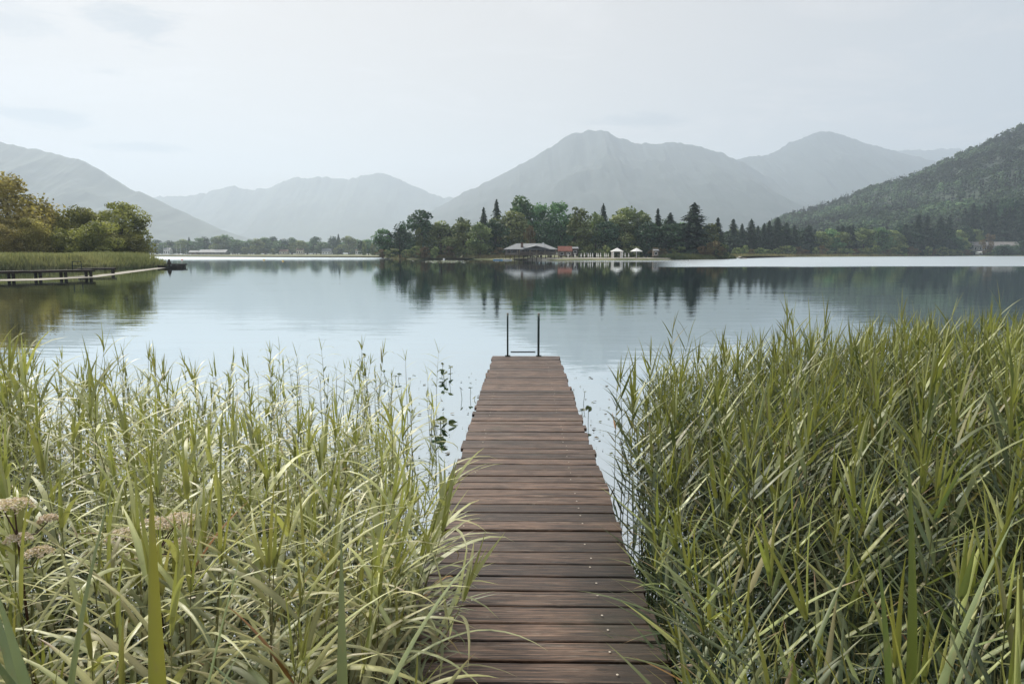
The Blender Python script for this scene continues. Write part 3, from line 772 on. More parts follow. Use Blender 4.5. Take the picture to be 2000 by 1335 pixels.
for sd, nm, lb in ((-1, 'reed_bed', 'dense pale green reed bed left of the jetty'), (1, 'reed_bed', 'dense dark green reed bed right of the jetty')):
    Ps, Fs, Ts = [], [], []; off = 0; cache = {}
    for r in bulk:
        if (r[0] < 0) != (sd < 0): continue
        near = r[1] < 3.5
        sparse = sd < 0 and r[1] > 6.0
        key = (near, sparse, r[6] % 12)
        if key not in cache:
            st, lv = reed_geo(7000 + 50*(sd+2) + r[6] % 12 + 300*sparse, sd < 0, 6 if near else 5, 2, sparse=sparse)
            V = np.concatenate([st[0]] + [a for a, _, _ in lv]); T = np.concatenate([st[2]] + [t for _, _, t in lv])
            fs = [st[1]]; o_ = len(st[0])
            for a, b, _ in lv: fs.append(b + o_); o_ += len(a)
            cache[key] = (V, np.concatenate(fs), T)
        V, Fq, T = cache[key]
        Ps.append(xform(V, *r[:6])); Fs.append(Fq + off); Ts.append(T*g.uniform(.8, 1.2)); off += len(V)
    link(nm, mesh(nm, np.concatenate(Ps), np.concatenate(Fs), REED, np.concatenate(Ts), smooth_=True), kind='stuff', label=lb, category='reeds')

# hero reeds at the bottom left: very wide upright blades
def hero(name, X, Y, H, leaves, label):
    t = thing(name, label, 'reed', (X, Y, 0))
    m = MB(); m.tube([(0,0,0),(0,0,H*.5),(0,0,H*.8)], [.006,.005,.003], 6, False)
    link('stem', mesh('stem', m.v, m.f, STEM, np.tile((.16,.18,.05), (len(m.v), 1))), t)
    for (z, az, a0, bend, ln, w, col) in leaves:
        v, f = reed_leaf_geo(g, (0, 0, z), R(az), R(a0), R(bend), ln, w, 12, 3, .15)
        link('leaf', mesh('leaf', v, f, REED, np.tile(np.array(col), (len(v), 1)), smooth_=True), t)
    return t
YG = (.36,.36,.07); GG = (.24,.28,.13)
hero('reed', -.535, .93, 1.55, [(1.05, 80, 2, 3, .64, .046, YG), (1.02, 20, 12, 6, .60, .034, GG), (.95, 175, 24, 12, .6, .030, (.14,.18,.06)), (.9, -70, 18, 10, .45, .024, GG), (1.0, 0, 24, 20, .5, .020, (.18,.21,.05))],
     'broad yellow-green reed blade standing upright at the bottom left, nearest to the viewer')
hero('reed', -.62, .90, 1.4, [(.95, 150, 18, 10, .6, .034, GG), (.9, 60, 26, 20, .5, .026, GG), (1.0, 200, 30, 30, .45, .024, (.17,.2,.06)), (.85, 0, 20, 30, .5, .022, GG)],
     'grey-green reed with broad slanting blades left of the broad yellow-green blade')
hero('reed', .66, 1.05, 1.45, [(.95, 100, 6, 10, .55, .024, (.15,.19,.05)), (.9, 30, 20, 14, .5, .022, GG), (.98, 160, 14, 22, .42, .018, YG), (.8, 250, 22, 20, .4, .018, GG)],
     'reed with long upright blades at the bottom right beside the jetty')
hero('reed', .80, 1.25, 1.6, [(1.0, 95, 4, 8, .62, .026, (.15,.19,.05)), (.98, 10, 16, 10, .55, .022, GG), (1.05, 170, 10, 20, .5, .020, YG), (.9, 220, 25, 25, .4, .02, GG)],
     'tall reed with pale blades in the lower right reed bed')
hero('reed', -.86, 1.15, 1.5, [(.95, 60, 10, 12, .66, .030, (.30,.33,.15)), (.9, 140, 28, 25, .6, .026, GG), (.85, -10, 30, 35, .5, .030, (.33,.34,.13)), (1.0, 230, 16, 20, .5, .028, GG)],
     'reed with broad sage blades fanning out at the lower left')
hero('reed', -.36, 1.32, 1.35, [(.85, 30, 22, 30, .6, .030, (.30,.33,.16)), (.8, 100, 10, 18, .6, .032, GG), (.75, 170, 26, 30, .5, .028, GG), (.85, -30, 24, 50, .5, .026, (.36,.37,.14))],
     'reed with broad blades between the flower group and the jetty')
hero('reed', .98, 1.15, 1.5, [(.95, 90, 6, 10, .6, .026, (.24,.28,.12)), (.9, 150, 16, 16, .55, .022, (.20,.24,.10)), (.85, 20, 20, 24, .5, .026, YG)],
     'reed with three broad pale blades low in the right corner')
# tall reeds standing clear of the right bed
for (px, top, Y, lb) in ((1590,535,4.2,'tallest reed standing clear above the right reed bed'), (1708,600,4.0,'tall straight reed right of the tallest one'), (1205,690,6.3,'single upright reed at the left end of the right reed bed'), (1960,560,4.4,'tall fine reed by the right edge'),
                         (1445,640,4.6,'reed with fanned leaves over the water in the right bed'), (300,640,5.6,'reed plume standing highest over the left reed bed'), (20,585,4.4,'tall drooping reed at the far left edge of the reeds'), (-10,600,4.2,'tall reed cut by the left edge'), (735,640,7.4,'lone slender reed between water and the left reed bed'), (850,650,8.4,'slender reed nearest to the jetty end')):
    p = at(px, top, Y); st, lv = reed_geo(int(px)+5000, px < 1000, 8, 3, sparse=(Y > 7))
    o = thing('reed', lb, 'reed', (p.x, p.y, 0)); s = p.z/1.78; o.scale = (.85, .85, s)
    link('stem', mesh('stem', st[0], st[1], STEM, st[2]), o)
    for a, b, t in lv: link('leaf', mesh('leaf', a, b, REED, t, smooth_=True), o)

# distant reed fringes
def fringe(name, label, poly_pts, n, h, cols, wid=.05):
    """upright blades scattered in strips: (x0,y0)-(x1,y1) with depth"""
    Vs, Ts = [], []
    tot = sum(w_ for *_, w_ in poly_pts)
    for (x0, y0, x1, y1, dep, w_) in poly_pts:
        k = int(n*w_/tot); t = rng.uniform(0, 1, k); d = rng.uniform(0, 1, k)**1.0*dep
        dx, dy = x1-x0, y1-y0; ln = math.hypot(dx, dy); nx, ny = -dy/ln, dx/ln
        X = x0+dx*t+nx*d; Y = y0+dy*t+ny*d
        hh = h*rng.uniform(.5, 1.15, k)*(.75+.4*fbm(X/6, Y/6, 3, 8))*np.clip(.55+d/3, .5, 1.15)
        a = rng.uniform(0, np.pi, k); lx, ly = rng.normal(size=k)*.16*h, rng.normal(size=k)*.16*h
        w2 = wid*rng.uniform(.6, 1.4, k)
        B = np.stack([X, Y, np.full(k, -.1)], 1); o1 = np.stack([np.cos(a)*w2, np.sin(a)*w2, 0*a], 1)
        T_ = B + np.stack([lx, ly, hh+.1], 1); mid = (B+T_)/2 + np.stack([lx*-.15, ly*-.15, 0*lx], 1)
        Vs.append(np.stack([B-o1*.5, B+o1*.5, mid+o1*.6, T_+o1*.1, T_-o1*.1, mid-o1*.6], 1).reshape(-1, 3))
        c_ = fbm(X/9, Y/9, 3, 31)[:, None]; c_ = np.clip((c_-.3)*2.2 + rng.uniform(-.45, .45, (k,1)), 0, 1)
        Ts.append(np.repeat(np.array(cols[0])*(1-c_)+np.array(cols[1])*c_, 6, 0))
    V = np.concatenate(Vs); k = len(V)//6; b = np.arange(k)[:, None]*6
    Fq = np.concatenate([b+np.array([[0,1,2,5]]), b+np.array([[5,2,3,4]])], 0)
    link(name, mesh(name, V, Fq, LEAF, np.concatenate(Ts)), kind='stuff', label=label, category='reeds')
fringe('distant_reeds', 'olive reed belt on the left spit behind the two jetties',
       [(*P2(-60,80), *P2(60,84.5), 14, 3), (*P2(60,84.5), *P2(180,90), 13, 3), (*P2(180,90), *P2(270,98), 12, 2.5), (*P2(270,98), *P2(326,107), 9, 1.6)], 36000, 1.8, ((.22,.24,.11),(.46,.43,.23)), .10)
flat_poly('pale_strip', [P2(-120,49), P2(60,51), P2(185,58), P2(245,70), P2(328,99), P2(326,105), P2(240,77), P2(180,63), P2(60,55), P2(-120,53)], .012, M['pale_mottle'], kind='structure')  # flat pale mottled strip lying just above the water
fringe('distant_reeds', 'yellowish reed belt along the meadow shore left of the restaurant',
       [(*P2(748,330), *P2(790,243), 14, 2), (*P2(790,243), *P2(900,247), 14, 3), (*P2(900,247), *P2(975,232), 12, 2)], 14000, 1.5, ((.16,.16,.07),(.32,.28,.13)), .12)
fringe('distant_reeds', 'dark green reed patch on the shore right of the grey beach hut',
       [(*P2(1322,217), *P2(1400,234), 9, 3), (*P2(1400,234), *P2(1440,262), 8, 2)], 9000, 1.7, ((.05,.07,.03),(.12,.13,.05)), .1)
fringe('distant_reeds', 'pale dry reed belt along the right shore',
       [(*P2(1445,335), *P2(1560,402), 9, 2), (*P2(1560,402), *P2(1800,502), 12, 3)], 9000, 1.6, ((.16,.15,.07),(.34,.29,.14)), .2)
def lawn(name, pts, col):
    flat_poly(name, pts, .58, varied('lawn_%s' % name, col, tuple(k*1.4 for k in col), .3, .95), kind='structure')
lawn('lawn', [P2(1880,552), P2(2200,556), P2(2200,600), P2(1880,600)], (.11,.16,.05))
lawn('lawn', [P2(300,907), P2(690,790), P2(690,840), P2(300,930)], (.11,.16,.06))

# ------------------------------------------------------------------ jetty
def wood_mat():
    m = prin('wet_deck_wood', (.1,.07,.05), .45, .5); nt = m.node_tree; b = nt.nodes['Principled BSDF']
    tc = N(nt, 'ShaderNodeTexCoord').outputs['Object']; oi = N(nt, 'ShaderNodeObjectInfo').outputs['Random']
    off = N(nt, 'ShaderNodeCombineXYZ'); L(nt, math_n(nt, 'MULTIPLY', oi, 37.0), off.inputs[0]); L(nt, math_n(nt, 'MULTIPLY', oi, 91.0), off.inputs[1])
    ad = N(nt, 'ShaderNodeVectorMath'); ad.operation = 'ADD'; L(nt, tc, ad.inputs[0]); L(nt, off.outputs[0], ad.inputs[1]); p = ad.outputs[0]
    grain = noise(nt, mapping(nt, p, sc=(3.5, 95, 20)), 1, 5, .65, .6)
    fibre = noise(nt, mapping(nt, p, sc=(1.3, 230, 20)), 1, 3, .6)
    crack = noise(nt, mapping(nt, p, sc=(.9, 120, 20)), 1, 4, .7, .3)
    patch = noise(nt, mapping(nt, p, sc=(4.5, 9, 4)), 1, 4, .6)
    wear = noise(nt, mapping(nt, p, sc=(3.5, 42, 4)), 1, 6, .72, .5)
    c0 = mixc(nt, smooth(nt, grain, .36, .66), (.018,.010,.007), (.200,.116,.072))
    c0 = mixc(nt, math_n(nt, 'MULTIPLY', smooth(nt, patch, .48, .68), .65), c0, (.040,.022,.014))
    c0 = mixc(nt, math_n(nt, 'MULTIPLY', smooth(nt, wear, .55, .72), .65), c0, (.37,.29,.215))
    c0 = mixc(nt, math_n(nt, 'MULTIPLY', smooth(nt, fibre, .58, .75), .45), c0, (.34,.26,.19))
    c0 = mixc(nt, math_n(nt, 'MULTIPLY', math_n(nt, 'SUBTRACT', 1.0, smooth(nt, crack, .30, .41)), .85), c0, (.010,.006,.004))
    # knots
    vo = N(nt, 'ShaderNodeTexVoronoi'); vo.inputs['Scale'].default_value = 1; L(nt, mapping(nt, p, sc=(3.2, 9, 1)), vo.inputs['Vector'])
    kn = math_n(nt, 'SUBTRACT', 1.0, smooth(nt, vo.outputs['Distance'], .05, .13))
    c0 = mixc(nt, math_n(nt, 'MULTIPLY', kn, .7), c0, (.022,.012,.008))
    # moss film
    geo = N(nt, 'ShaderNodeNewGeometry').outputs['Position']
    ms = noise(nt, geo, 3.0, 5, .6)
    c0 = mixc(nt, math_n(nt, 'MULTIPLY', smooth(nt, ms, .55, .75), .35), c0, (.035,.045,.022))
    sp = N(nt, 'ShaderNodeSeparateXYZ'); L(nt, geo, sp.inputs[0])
    damp_shade = math_n(nt, 'MULTIPLY', smooth(nt, math_n(nt, 'MULTIPLY_ADD', ms, .5, sp.outputs[0]), .38, .78), math_n(nt, 'SUBTRACT', 1.0, smooth(nt, sp.outputs[1], 2.6, 5.0)))  # damp right ends, with the overhanging reeds' shade painted in too
    c0 = mixc(nt, math_n(nt, 'MULTIPLY', damp_shade, .72), c0, (.014,.013,.008))
    val = N(nt, 'ShaderNodeHueSaturation'); L(nt, c0, val.inputs['Color']); L(nt, math_n(nt, 'MULTIPLY_ADD', oi, .9, .5), val.inputs['Value'])
    val.inputs['Saturation'].default_value = .95
    L(nt, val.outputs[0], b.inputs['Base Color'])
    L(nt, math_n(nt, 'MULTIPLY_ADD', patch, .35, .33), b.inputs['Roughness']); b.inputs['Specular IOR Level'].default_value = .42
    bn = N(nt, 'ShaderNodeBump'); bn.inputs['Distance'].default_value = .004
    h = math_n(nt, 'ADD', math_n(nt, 'MULTIPLY', grain, .8), math_n(nt, 'MULTIPLY', fibre, .5))
    L(nt, h, bn.inputs['Height']); L(nt, bn.outputs[0], b.inputs['Normal'])
    return m
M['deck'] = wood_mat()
DECK0 = .40; TILT = math.atan(15/F)
jetty = thing('jetty', 'narrow wet brown plank jetty running straight out into the lake', 'jetty', (.027, 0, DECK0), -R(1.05))
jetty.rotation_euler = (-TILT, 0, -R(1.05))
def plank_mesh(seed, W=1.115):
    gg = random.Random(seed); n = 9; hw, th = .0682, .032; V = []
    prof = [(-hw, -th), (-hw, -.004), (-hw+.005, 0), (0, .0015), (hw-.005, 0), (hw, -.004), (hw, -th)]
    l, r_ = -W/2 - gg.uniform(-.012, .02), W/2 + gg.uniform(-.012, .02)
    cup = gg.uniform(-.002, .002)
    for i in range(n):
        t = i/(n-1); x = l + (r_-l)*t; wob = gg.uniform(-.0016, .0016)
        for y, z in prof: V.append((x, y + wob, z + cup*(1 if abs(y) < .01 else 0)))
    k = len(prof)
    Fc = [(i*k+j, (i+1)*k+j, (i+1)*k+(j+1) % k, i*k+(j+1) % k) for i in range(n-1) for j in range(k)]
    Fc += [tuple(range(k)), tuple((n-1)*k+j for j in range(k-1, -1, -1))]
    return mesh('plank', V, Fc, M['deck'])
pv = [plank_mesh(i) for i in range(10)]
y = 1.02; NPL = 0; scr = MB(); PEND = 11.55
def disc(mb, c_, r_, n=7, h=.0015):
    P = [(c_[0]+math.cos(6.283*j/n)*r_, c_[1]+math.sin(6.283*j/n)*r_, c_[2]+h) for j in range(n)] + [(c_[0], c_[1], c_[2]+h*1.6)]
    mb.add(P, [(j, (j+1) % n, n) for j in range(n)])
y = -.35
while y < PEND:
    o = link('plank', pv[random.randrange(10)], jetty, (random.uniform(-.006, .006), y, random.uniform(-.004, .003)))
    o.rotation_euler = (random.uniform(-.022, .022), random.uniform(-.002, .002), random.uniform(-.004, .004) + (math.pi if random.random() < .5 else 0))
    for sx in (-.40, .33):
        if random.random() < (.75 if sx > 0 else .45): disc(scr, (sx + random.uniform(-.015,.015), y+random.uniform(-.03,.03), .0035), .0055)
    y += .1495 + random.uniform(-.002, .002); NPL += 1
PEND = y - .075
scr.build('screw', M['screw'], jetty, kind='stuff')
for sx in (-.40, .40):
    b = MB(); b.box((sx, PEND/2-.2, -.105), (.08, PEND+.3, .14)); b.build('beam', M['dark_timber'], jetty)
for yy in (1.5, 4.0, 6.5, 9.0, 11.3):
    for sx in (-.47, .47):
        b = MB(); b.tube([(sx, yy, -1.6), (sx, yy, -.04)], .055, 10); b.build('post', M['dark_timber'], jetty)
    b = MB(); b.box((0, yy, -.215), (1.02, .08, .08)); b.build('crossbeam', M['dark_timber'], jetty)
# bathing ladder at the end of the jetty
def ladder():
    Y0 = 11.50; p1, p2 = at(991.5, 692, Y0), at(1052, 692, Y0)
    zd = DECK0 - Y0*math.sin(TILT)
    t = thing('bathing_ladder', 'dark steel bathing ladder with two upright handrails at the end of the jetty', 'ladder', ((p1.x+p2.x)/2, Y0, zd))
    hw = (p2.x-p1.x)/2
    for s in (-1, 1):
        r_ = MB(); pts = [(s*hw, -.02, .0), (s*hw, -.02, .5), (s*hw, -.02, .64)]
        pts += [(s*hw, -.02 + .13*(1-math.cos(a)), .64 + .07*math.sin(a)) for a in (R(30), R(60), R(90), R(120), R(150), R(180))]
        pts += [(s*hw, .24, .3), (s*hw, .24, -1.2)]
        r_.tube(pts, .0145, 8); h_ = r_.build('handrail', M['metal_dark'], t, smooth_=True)
        f_ = MB(); f_.box((s*hw, -.02, .0075), (.09, .09, .012)); f_.build('foot_plate', M['metal_dark'], t)
        k_ = MB(); k_.tube([(s*hw, .04, .712), (s*hw, .09, .7135), (s*hw, .14, .712)], .0185, 8); k_.build('rail_glint', M['steel'], t)  # added bright sleeve standing in for the sky's reflection on the bend
    for z in (.035, -.25, -.5):
        q = MB(); q.box((0, .24, z), (2*hw-.10 if z > 0 else 2*hw-.03, .05, .018)); q.build('rung', M['metal_dark'], t)
ladder()
# ------------------------------------------------------------------ plants in the water by the jetty
def lily_leaf_mesh(r_, seed):
    gg = random.Random(seed); n = 14; P = [(0, 0, 0)]
    for j in range(n+1):
        a = R(22) + (R(360)-R(44))*j/n; k = r_*(1.0 + .10*math.cos(a)) * gg.uniform(.95, 1.05)
        P.append((k*math.cos(a), k*math.sin(a)*.85, abs(math.sin(a))*r_*.3*gg.uniform(.6, 1.1)))
    Fc = [(0, j, j+1) for j in range(1, n+1)]
    t = gg.choice([(.09,.13,.03), (.06,.10,.03), (.14,.15,.04)])
    return mesh('leaf', P, Fc, REED, np.tile(t, (len(P), 1)))
def lily(px, py, Y, n, r_, label, spread=.12):
    Y = (CAMZ-.12)*F/(py-495); c_ = at(px, py, Y); t = thing('water_lily', label, 'water plant', (c_.x, c_.y, 0))
    for i in range(n):
        dx, dy = random.uniform(-spread, spread), random.uniform(-spread, spread)
        zt = max(.015, c_.z + random.uniform(-.09, .07))
        lf = link('leaf', lily_leaf_mesh(r_*random.uniform(.7, 1.15), i+int(px)), t, (dx, dy, zt))
        lf.rotation_euler = (random.uniform(-.6, .9), random.uniform(-.8, .8), random.uniform(0, 6.28))
        s = MB(); s.tube([(dx*.6, dy*.6, -.2), (dx, dy, zt)], .004, 4); s.v = s.v
        link('stalk', mesh('stalk', s.v, s.f, STEM, np.tile((.09,.10,.04), (len(s.v), 1))), t)
for a in ((870,735,8.8,5,.055,'cluster of raised lily leaves nearest the water left of the jetty'), (872,718,9.3,4,.045,'small upright lily leaves behind the raised cluster'),
          (913,765,8.0,3,.04,'single folded lily leaf close to the left jetty edge'), (862,828,6.4,6,.065,'large dark lily leaves low over the water left of the jetty'),
          (885,815,6.6,2,.07,'upright heart-shaped lily leaves beside the large dark ones'), (1147,812,6.5,2,.045,'small green lily leaf right of the jetty'), (1128,775,7.4,2,.03,'tiny dark lily leaf at the right jetty edge'),
          (765,730,8.2,3,.04,'lily leaves among the thin reeds'), (715,700,9.0,3,.04,'far lily leaves among the thin reeds')):
    lily(*a)
def floaters():
    V, Fc, T = [], [], []
    for i in range(900):
        side = random.random()
        Y = random.uniform(4.5, 11.5)
        X = (pier_edge(Y, -1) - random.uniform(.05, 4.5)**1.0) if side < .62 else (pier_edge(Y, 1) + random.uniform(.05, 2.6))
        if Y > 9.5 and random.random() < .5: continue
        r_ = random.choice([.008, .012, .02, .03])*random.uniform(.6, 1.3); b = len(V); n = 6; a0 = random.uniform(0, 6)
        for j in range(n): V.append((X+math.cos(a0+j*1.047)*r_*random.uniform(.6,1), Y+math.sin(a0+j*1.047)*r_*random.uniform(.4,1), .004+random.uniform(0,.012)))
        Fc.append(tuple(range(b, b+n)))
        t = random.choice([(.05,.05,.03), (.10,.12,.04), (.2,.16,.08), (.08,.07,.04)]); T += [t]*n
    link('floating_leaves', mesh('floating_leaves', V, Fc, LEAF, T), kind='stuff', label='scattered scraps of leaves floating beside the jetty', category='leaves')
floaters()
def patch_lilies():
    V, Fc, T = [], [], []
    for i in range(260):
        px = random.gauss(868, 22); Y = random.uniform(150, 200); X = X_at(px, Y); r_ = random.uniform(.12, .3); b = len(V)
        for j in range(6): V.append((X+math.cos(j*1.047)*r_, Y+math.sin(j*1.047)*r_, .02+random.uniform(0,.04)))
        Fc.append(tuple(range(b, b+6))); T += [random.choice([(.5,.5,.42),(.3,.33,.2),(.6,.6,.55)])]*6  # glints on the lily leaves painted in as pale tints
    link('lily_patch', mesh('lily_patch', V, Fc, LEAF, T), kind='stuff', label='pale patch of water lilies in front of the meadow shore', category='lilies')
patch_lilies()
# pale pink hemp agrimony between the reeds, bottom left
def flower(px, py, Y, w, label, heads):
    heads = [tuple(q*1.4 for q in h_) for h_ in heads]
    p = at(px, py, Y); t = thing('flowering_plant', label, 'flower', (p.x, p.y, 0)); H = p.z
    m = MB(); m.tube([(.03,.02,0),(.01,0,H*.6),(0,0,H-.08)], [.005,.004,.003], 6, False)
    for k, (dx, dy, dz, rw) in enumerate(heads):
        m.tube([(0,0,H-.10),(dx*.6,dy*.6,H-.04+dz),(dx,dy,H-.012+dz)], [.0025,.002,.0015], 4, False)
    link('stem', mesh('stem', m.v, m.f, STEM, np.tile((.06,.025,.02), (len(m.v), 1))), t)
    for k, (dx, dy, dz, rw) in enumerate(heads):
        dx *= 1; n = 420; a = rng.uniform(0, 6.28, n); r_ = rw*np.sqrt(rng.uniform(0, 1, n)); 
        cl = np.floor(rng.uniform(0, 22, n)); ca = cl*2.4; cr = rw*np.sqrt((cl+.5)/22)
        x_ = cr*np.cos(ca)+rng.normal(size=n)*rw*.09; y_ = cr*np.sin(ca)+rng.normal(size=n)*rw*.09
        z_ = H + dz + rw*.35*(1-(np.hypot(x_, y_)/rw)**2) + rng.normal(size=n)*.003 - .004
        P, Fq = quads(np.stack([x_+dx, y_+dy, z_], 1), rng.normal(size=(n,3))*.7+np.array([0,0,1]), .0036*rng.uniform(.6, 1.4, n))
        c1 = np.array([(.62,.48,.44)]) if 1 else 0
        u = rng.uniform(0, 1, (n, 1)); T = np.array([[.90,.82,.76]])*u + np.array([[.62,.50,.36]])*(1-u)
        link('flower_head', mesh('flower_head', P, Fq, M['bloom'], np.repeat(T, 4, 0)), t)
flower(28, 985, 2.0, 0, 'pale pink flower umbel on a dark stem at the left edge', [(0,0,0,.036), (-.05,.03,-.01,.025), (.035,.05,-.05,.02)])
flower(300, 1022, 2.0, 0, 'group of pale pink flower umbels behind the broad yellow-green blade', [(0,0,0,.036), (.045,.02,.004,.032), (-.075,.01,-.03,.036), (.07,-.02,-.035,.026), (.02,.05,-.02,.03)])
flower(35, 1050, 2.0, 0, 'smaller faded flower umbel below the one at the left edge', [(0,0,0,.026), (.02,.03,-.045,.03)])

# ------------------------------------------------------------------ lake restaurant
def hip_roof(mb, x0, x1, y0, y1, ze, zr, inset, th=.18):
    ym = (y0+y1)/2
    V = [(x0,y0,ze),(x1,y0,ze),(x1,y1,ze),(x0,y1,ze),(x0+inset,ym,zr),(x1-inset,ym,zr)]
    V2 = [(a,b_,c_-th) for a,b_,c_ in V[:4]]
    mb.add(V+V2, [(0,1,5,4),(1,2,5),(2,3,4,5),(3,0,4),(6,7,1,0),(7,8,2,1),(8,9,3,2),(9,6,0,3),(9,8,7,6)])
def gable_roof(mb, x0, x1, y0, y1, ze, zr, th=.15):
    ym = (y0+y1)/2
    V = [(x0,y0,ze),(x1,y0,ze),(x1,ym,zr),(x0,ym,zr),(x1,y1,ze),(x0,y1,ze)]; k = 6
    V += [(a,b_,c_-th) for a,b_,c_ in V]
    mb.add(V, [(0,1,2,3),(3,2,4,5),(0+k,3+k,2+k,1+k),(3+k,5+k,4+k,2+k),(0,k,1+k,1),(4,4+k,5+k,5),(0,3,3+k,k),(3,5,5+k,3+k),(1,1+k,2+k,2),(2,2+k,4+k,4)])
def gable_walls(mb, x0, x1, y0, y1, z0, ze, zr):
    ym = (y0+y1)/2
    V = [(x0,y0,z0),(x1,y0,z0),(x1,y1,z0),(x0,y1,z0),(x0,y0,ze),(x1,y0,ze),(x1,y1,ze),(x0,y1,ze),(x0,ym,zr),(x1,ym,zr)]
    mb.add(V, [(0,1,5,4),(2,3,7,6),(1,2,6,9,5),(3,0,4,8,7)])
def restaurant():
    Y = 215.0; x0, x1 = X_at(984, Y), X_at(1088, Y)
    t = thing('lake_restaurant', 'low stone and timber restaurant with a grey hipped roof on stilts over the water', 'building', ((x0+x1)/2, Y, 0))
    cx = (x0+x1)/2; q = lambda px: X_at(px, Y)-cx
    ze, zr, zd = Z_at(486.5, Y), Z_at(475, Y), Z_at(497, Y)
    b = MB(); b.box(((q(987)+q(1012))/2, 3.5, (zd+ze)/2), (q(1012)-q(987), 8, ze-zd-.02)); w = b.build('stone_wall', M['stone'], t)
    for px in (993, 1000, 1006):
        f_ = MB(); f_.box((q(px), -.53, zd+1.0), (.75, .06, .95)); wi = f_.build('window', M['dark_glass'], t)
        fr = MB()
        for s in (-1, 1): fr.box((q(px)+s*.41, -.56, zd+1.0), (.07,.05,1.05)); fr.box((q(px), -.56, zd+1.0+s*.51), (.75,.05,.07))
        fr.build('frame', M['timber'], wi)
    b = MB(); b.box(((q(1012)+q(1086))/2, 5, (zd+ze)/2), (q(1086)-q(1012)-.02, 5, ze-zd-.05)); b.build('timber_wall', M['dark_timber'], t)
    for px in range(1017, 1084, 8):
        f_ = MB(); f_.box((q(px), 2.45, zd+1.05), (1.1, .05, 1.3)); f_.build('window', M['dark_glass'], t)
    b = MB(); b.box(((q(1040)+q(1052))/2, 1.4, (zd+ze)/2-.1), (1.9, 2.2, ze-zd-.3)); b.build('entrance_bay', M['timber'], t)
    b = MB(); hip_roof(b, q(983), q(1089), -1.6, 9.4, ze, zr, 4.2); rf = b.build('roof', M['shingle'], t)
    b = MB(); V = [(q(1022), -1.9, ze+.12), (q(1046), -1.9, zr-.75), (q(1072), -1.9, ze+.12), (q(1046), 2.6, zr-.35)]
    V = V + [(a, b_, c_-.16) for a, b_, c_ in V]
    b.add(V, [(0,1,3),(1,2,3),(4,7,5),(5,7,6),(0,4,5,1),(1,5,6,2),(0,3,7,4),(2,6,7,3)]); b.build('dormer_gable', M['shingle'], t)
    b = MB(); b.box((q(1019.5), .5, (ze+zr)/2+.3), (.8,.8,1.7)); b.build('chimney', M['brown_roof'], t)
    b = MB(); b.tube([(q(1061),1.5,zr-1.0),(q(1061),1.5,zr-.1)], .05, 6); b.tube([(q(1061),1.4,zr-.1),(q(1061),1.3,zr-.1)], [.1,.38], 10); b.build('satellite_dish', M['white_paint'], t)
    for px in (1014, 1035, 1048, 1064, 1085):
        b = MB(); b.box((q(px), -1.1, (zd+ze)/2-.02), (.18,.18, ze-zd-.1)); b.build('veranda_post', M['pale_timber'], t)
    b = MB(); b.box(((q(985)+q(1092))/2, -.8, zd-.12), (q(1092)-q(985), 6.4, .2)); b.build('terrace_deck', M['timber'], t)
    for px in np.arange(1012, 1093, 3.0):
        b = MB(); b.box((q(px), -3.9, zd+.42), (.07,.07,.9)); b.build('railing_post', M['timber'], t)
    for k in range(4):
        b = MB(); b.box(((q(1011)+q(1092))/2, -3.97, zd+.2+k*.21), (q(1092)-q(1011), .04, .12)); b.build('rail_board', M['timber'], t)
    for px in np.arange(988, 1092, 8.5):
        b = MB(); b.tube([(q(px), -3.6, -1.2), (q(px), -3.6, zd-.22)], .11, 7); b.build('stilt', M['dark_timber'], t)
    b = MB(); b.box((q(1018), -5.2, .45), (5.5, 2.2, .12)); b.build('landing_stage', M['timber'], t)
restaurant()
def hut(name, label, px0, px1, yroof, yeave, ybase, Y, wall, roof, dep=4, rise=None, win=2, cat='building'):
    x0, x1 = X_at(px0, Y), X_at(px1, Y); cx = (x0+x1)/2
    t = thing(name, label, cat, (cx, Y, 0)); zr, ze, z0 = Z_at(yroof, Y), Z_at(yeave, Y), Z_at(ybase, Y)
    hw = (x1-x0)/2; wd = hw*.92
    b = MB(); gable_walls(b, -wd, wd, .3, dep-.3, z0, ze, zr-.12); b.build('wall', wall, t)
    b = MB(); gable_roof(b, -hw, hw, -.2, dep+.2, ze, zr); b.build('roof', roof, t)
    hgt = ze-z0
    for i in range(win):
        x = -wd + 2*wd*(i+.5)/win
        b = MB(); b.box((x, .27, z0+hgt*.5), (min(1.2, wd/win), .05, hgt*.42)); f_ = b.build('window', M['dark_glass'], t)
        c_ = MB(); ww = min(1.2, wd/win)
        for s in (-1, 1): c_.box((x+s*(ww/2+.04), .25, z0+hgt*.5), (.08,.05,hgt*.42+.1)); c_.box((x, .25, z0+hgt*.5+s*(hgt*.21+.04)), (ww,.05,.08))
        c_.build('frame', M['white_paint'], f_)
    return t
hut('red_roofed_hut', 'small grey hut with a rust-red tiled roof right of the lake restaurant', 1090, 1118, 480.5, 490, 500.5, 222, M['timber'], M['red_tile'])
hut('shed', 'low dark shed with a grey roof edge right of the red-roofed hut', 1117, 1130, 482, 485, 500, 226, M['dark_timber'], M['shingle'], win=1)
hut('beach_hut', 'narrow grey wooden hut at the right end of the beach', 1276, 1287, 486.5, 489, 501, 222, M['timber'], M['shingle'], dep=1.8, win=1)
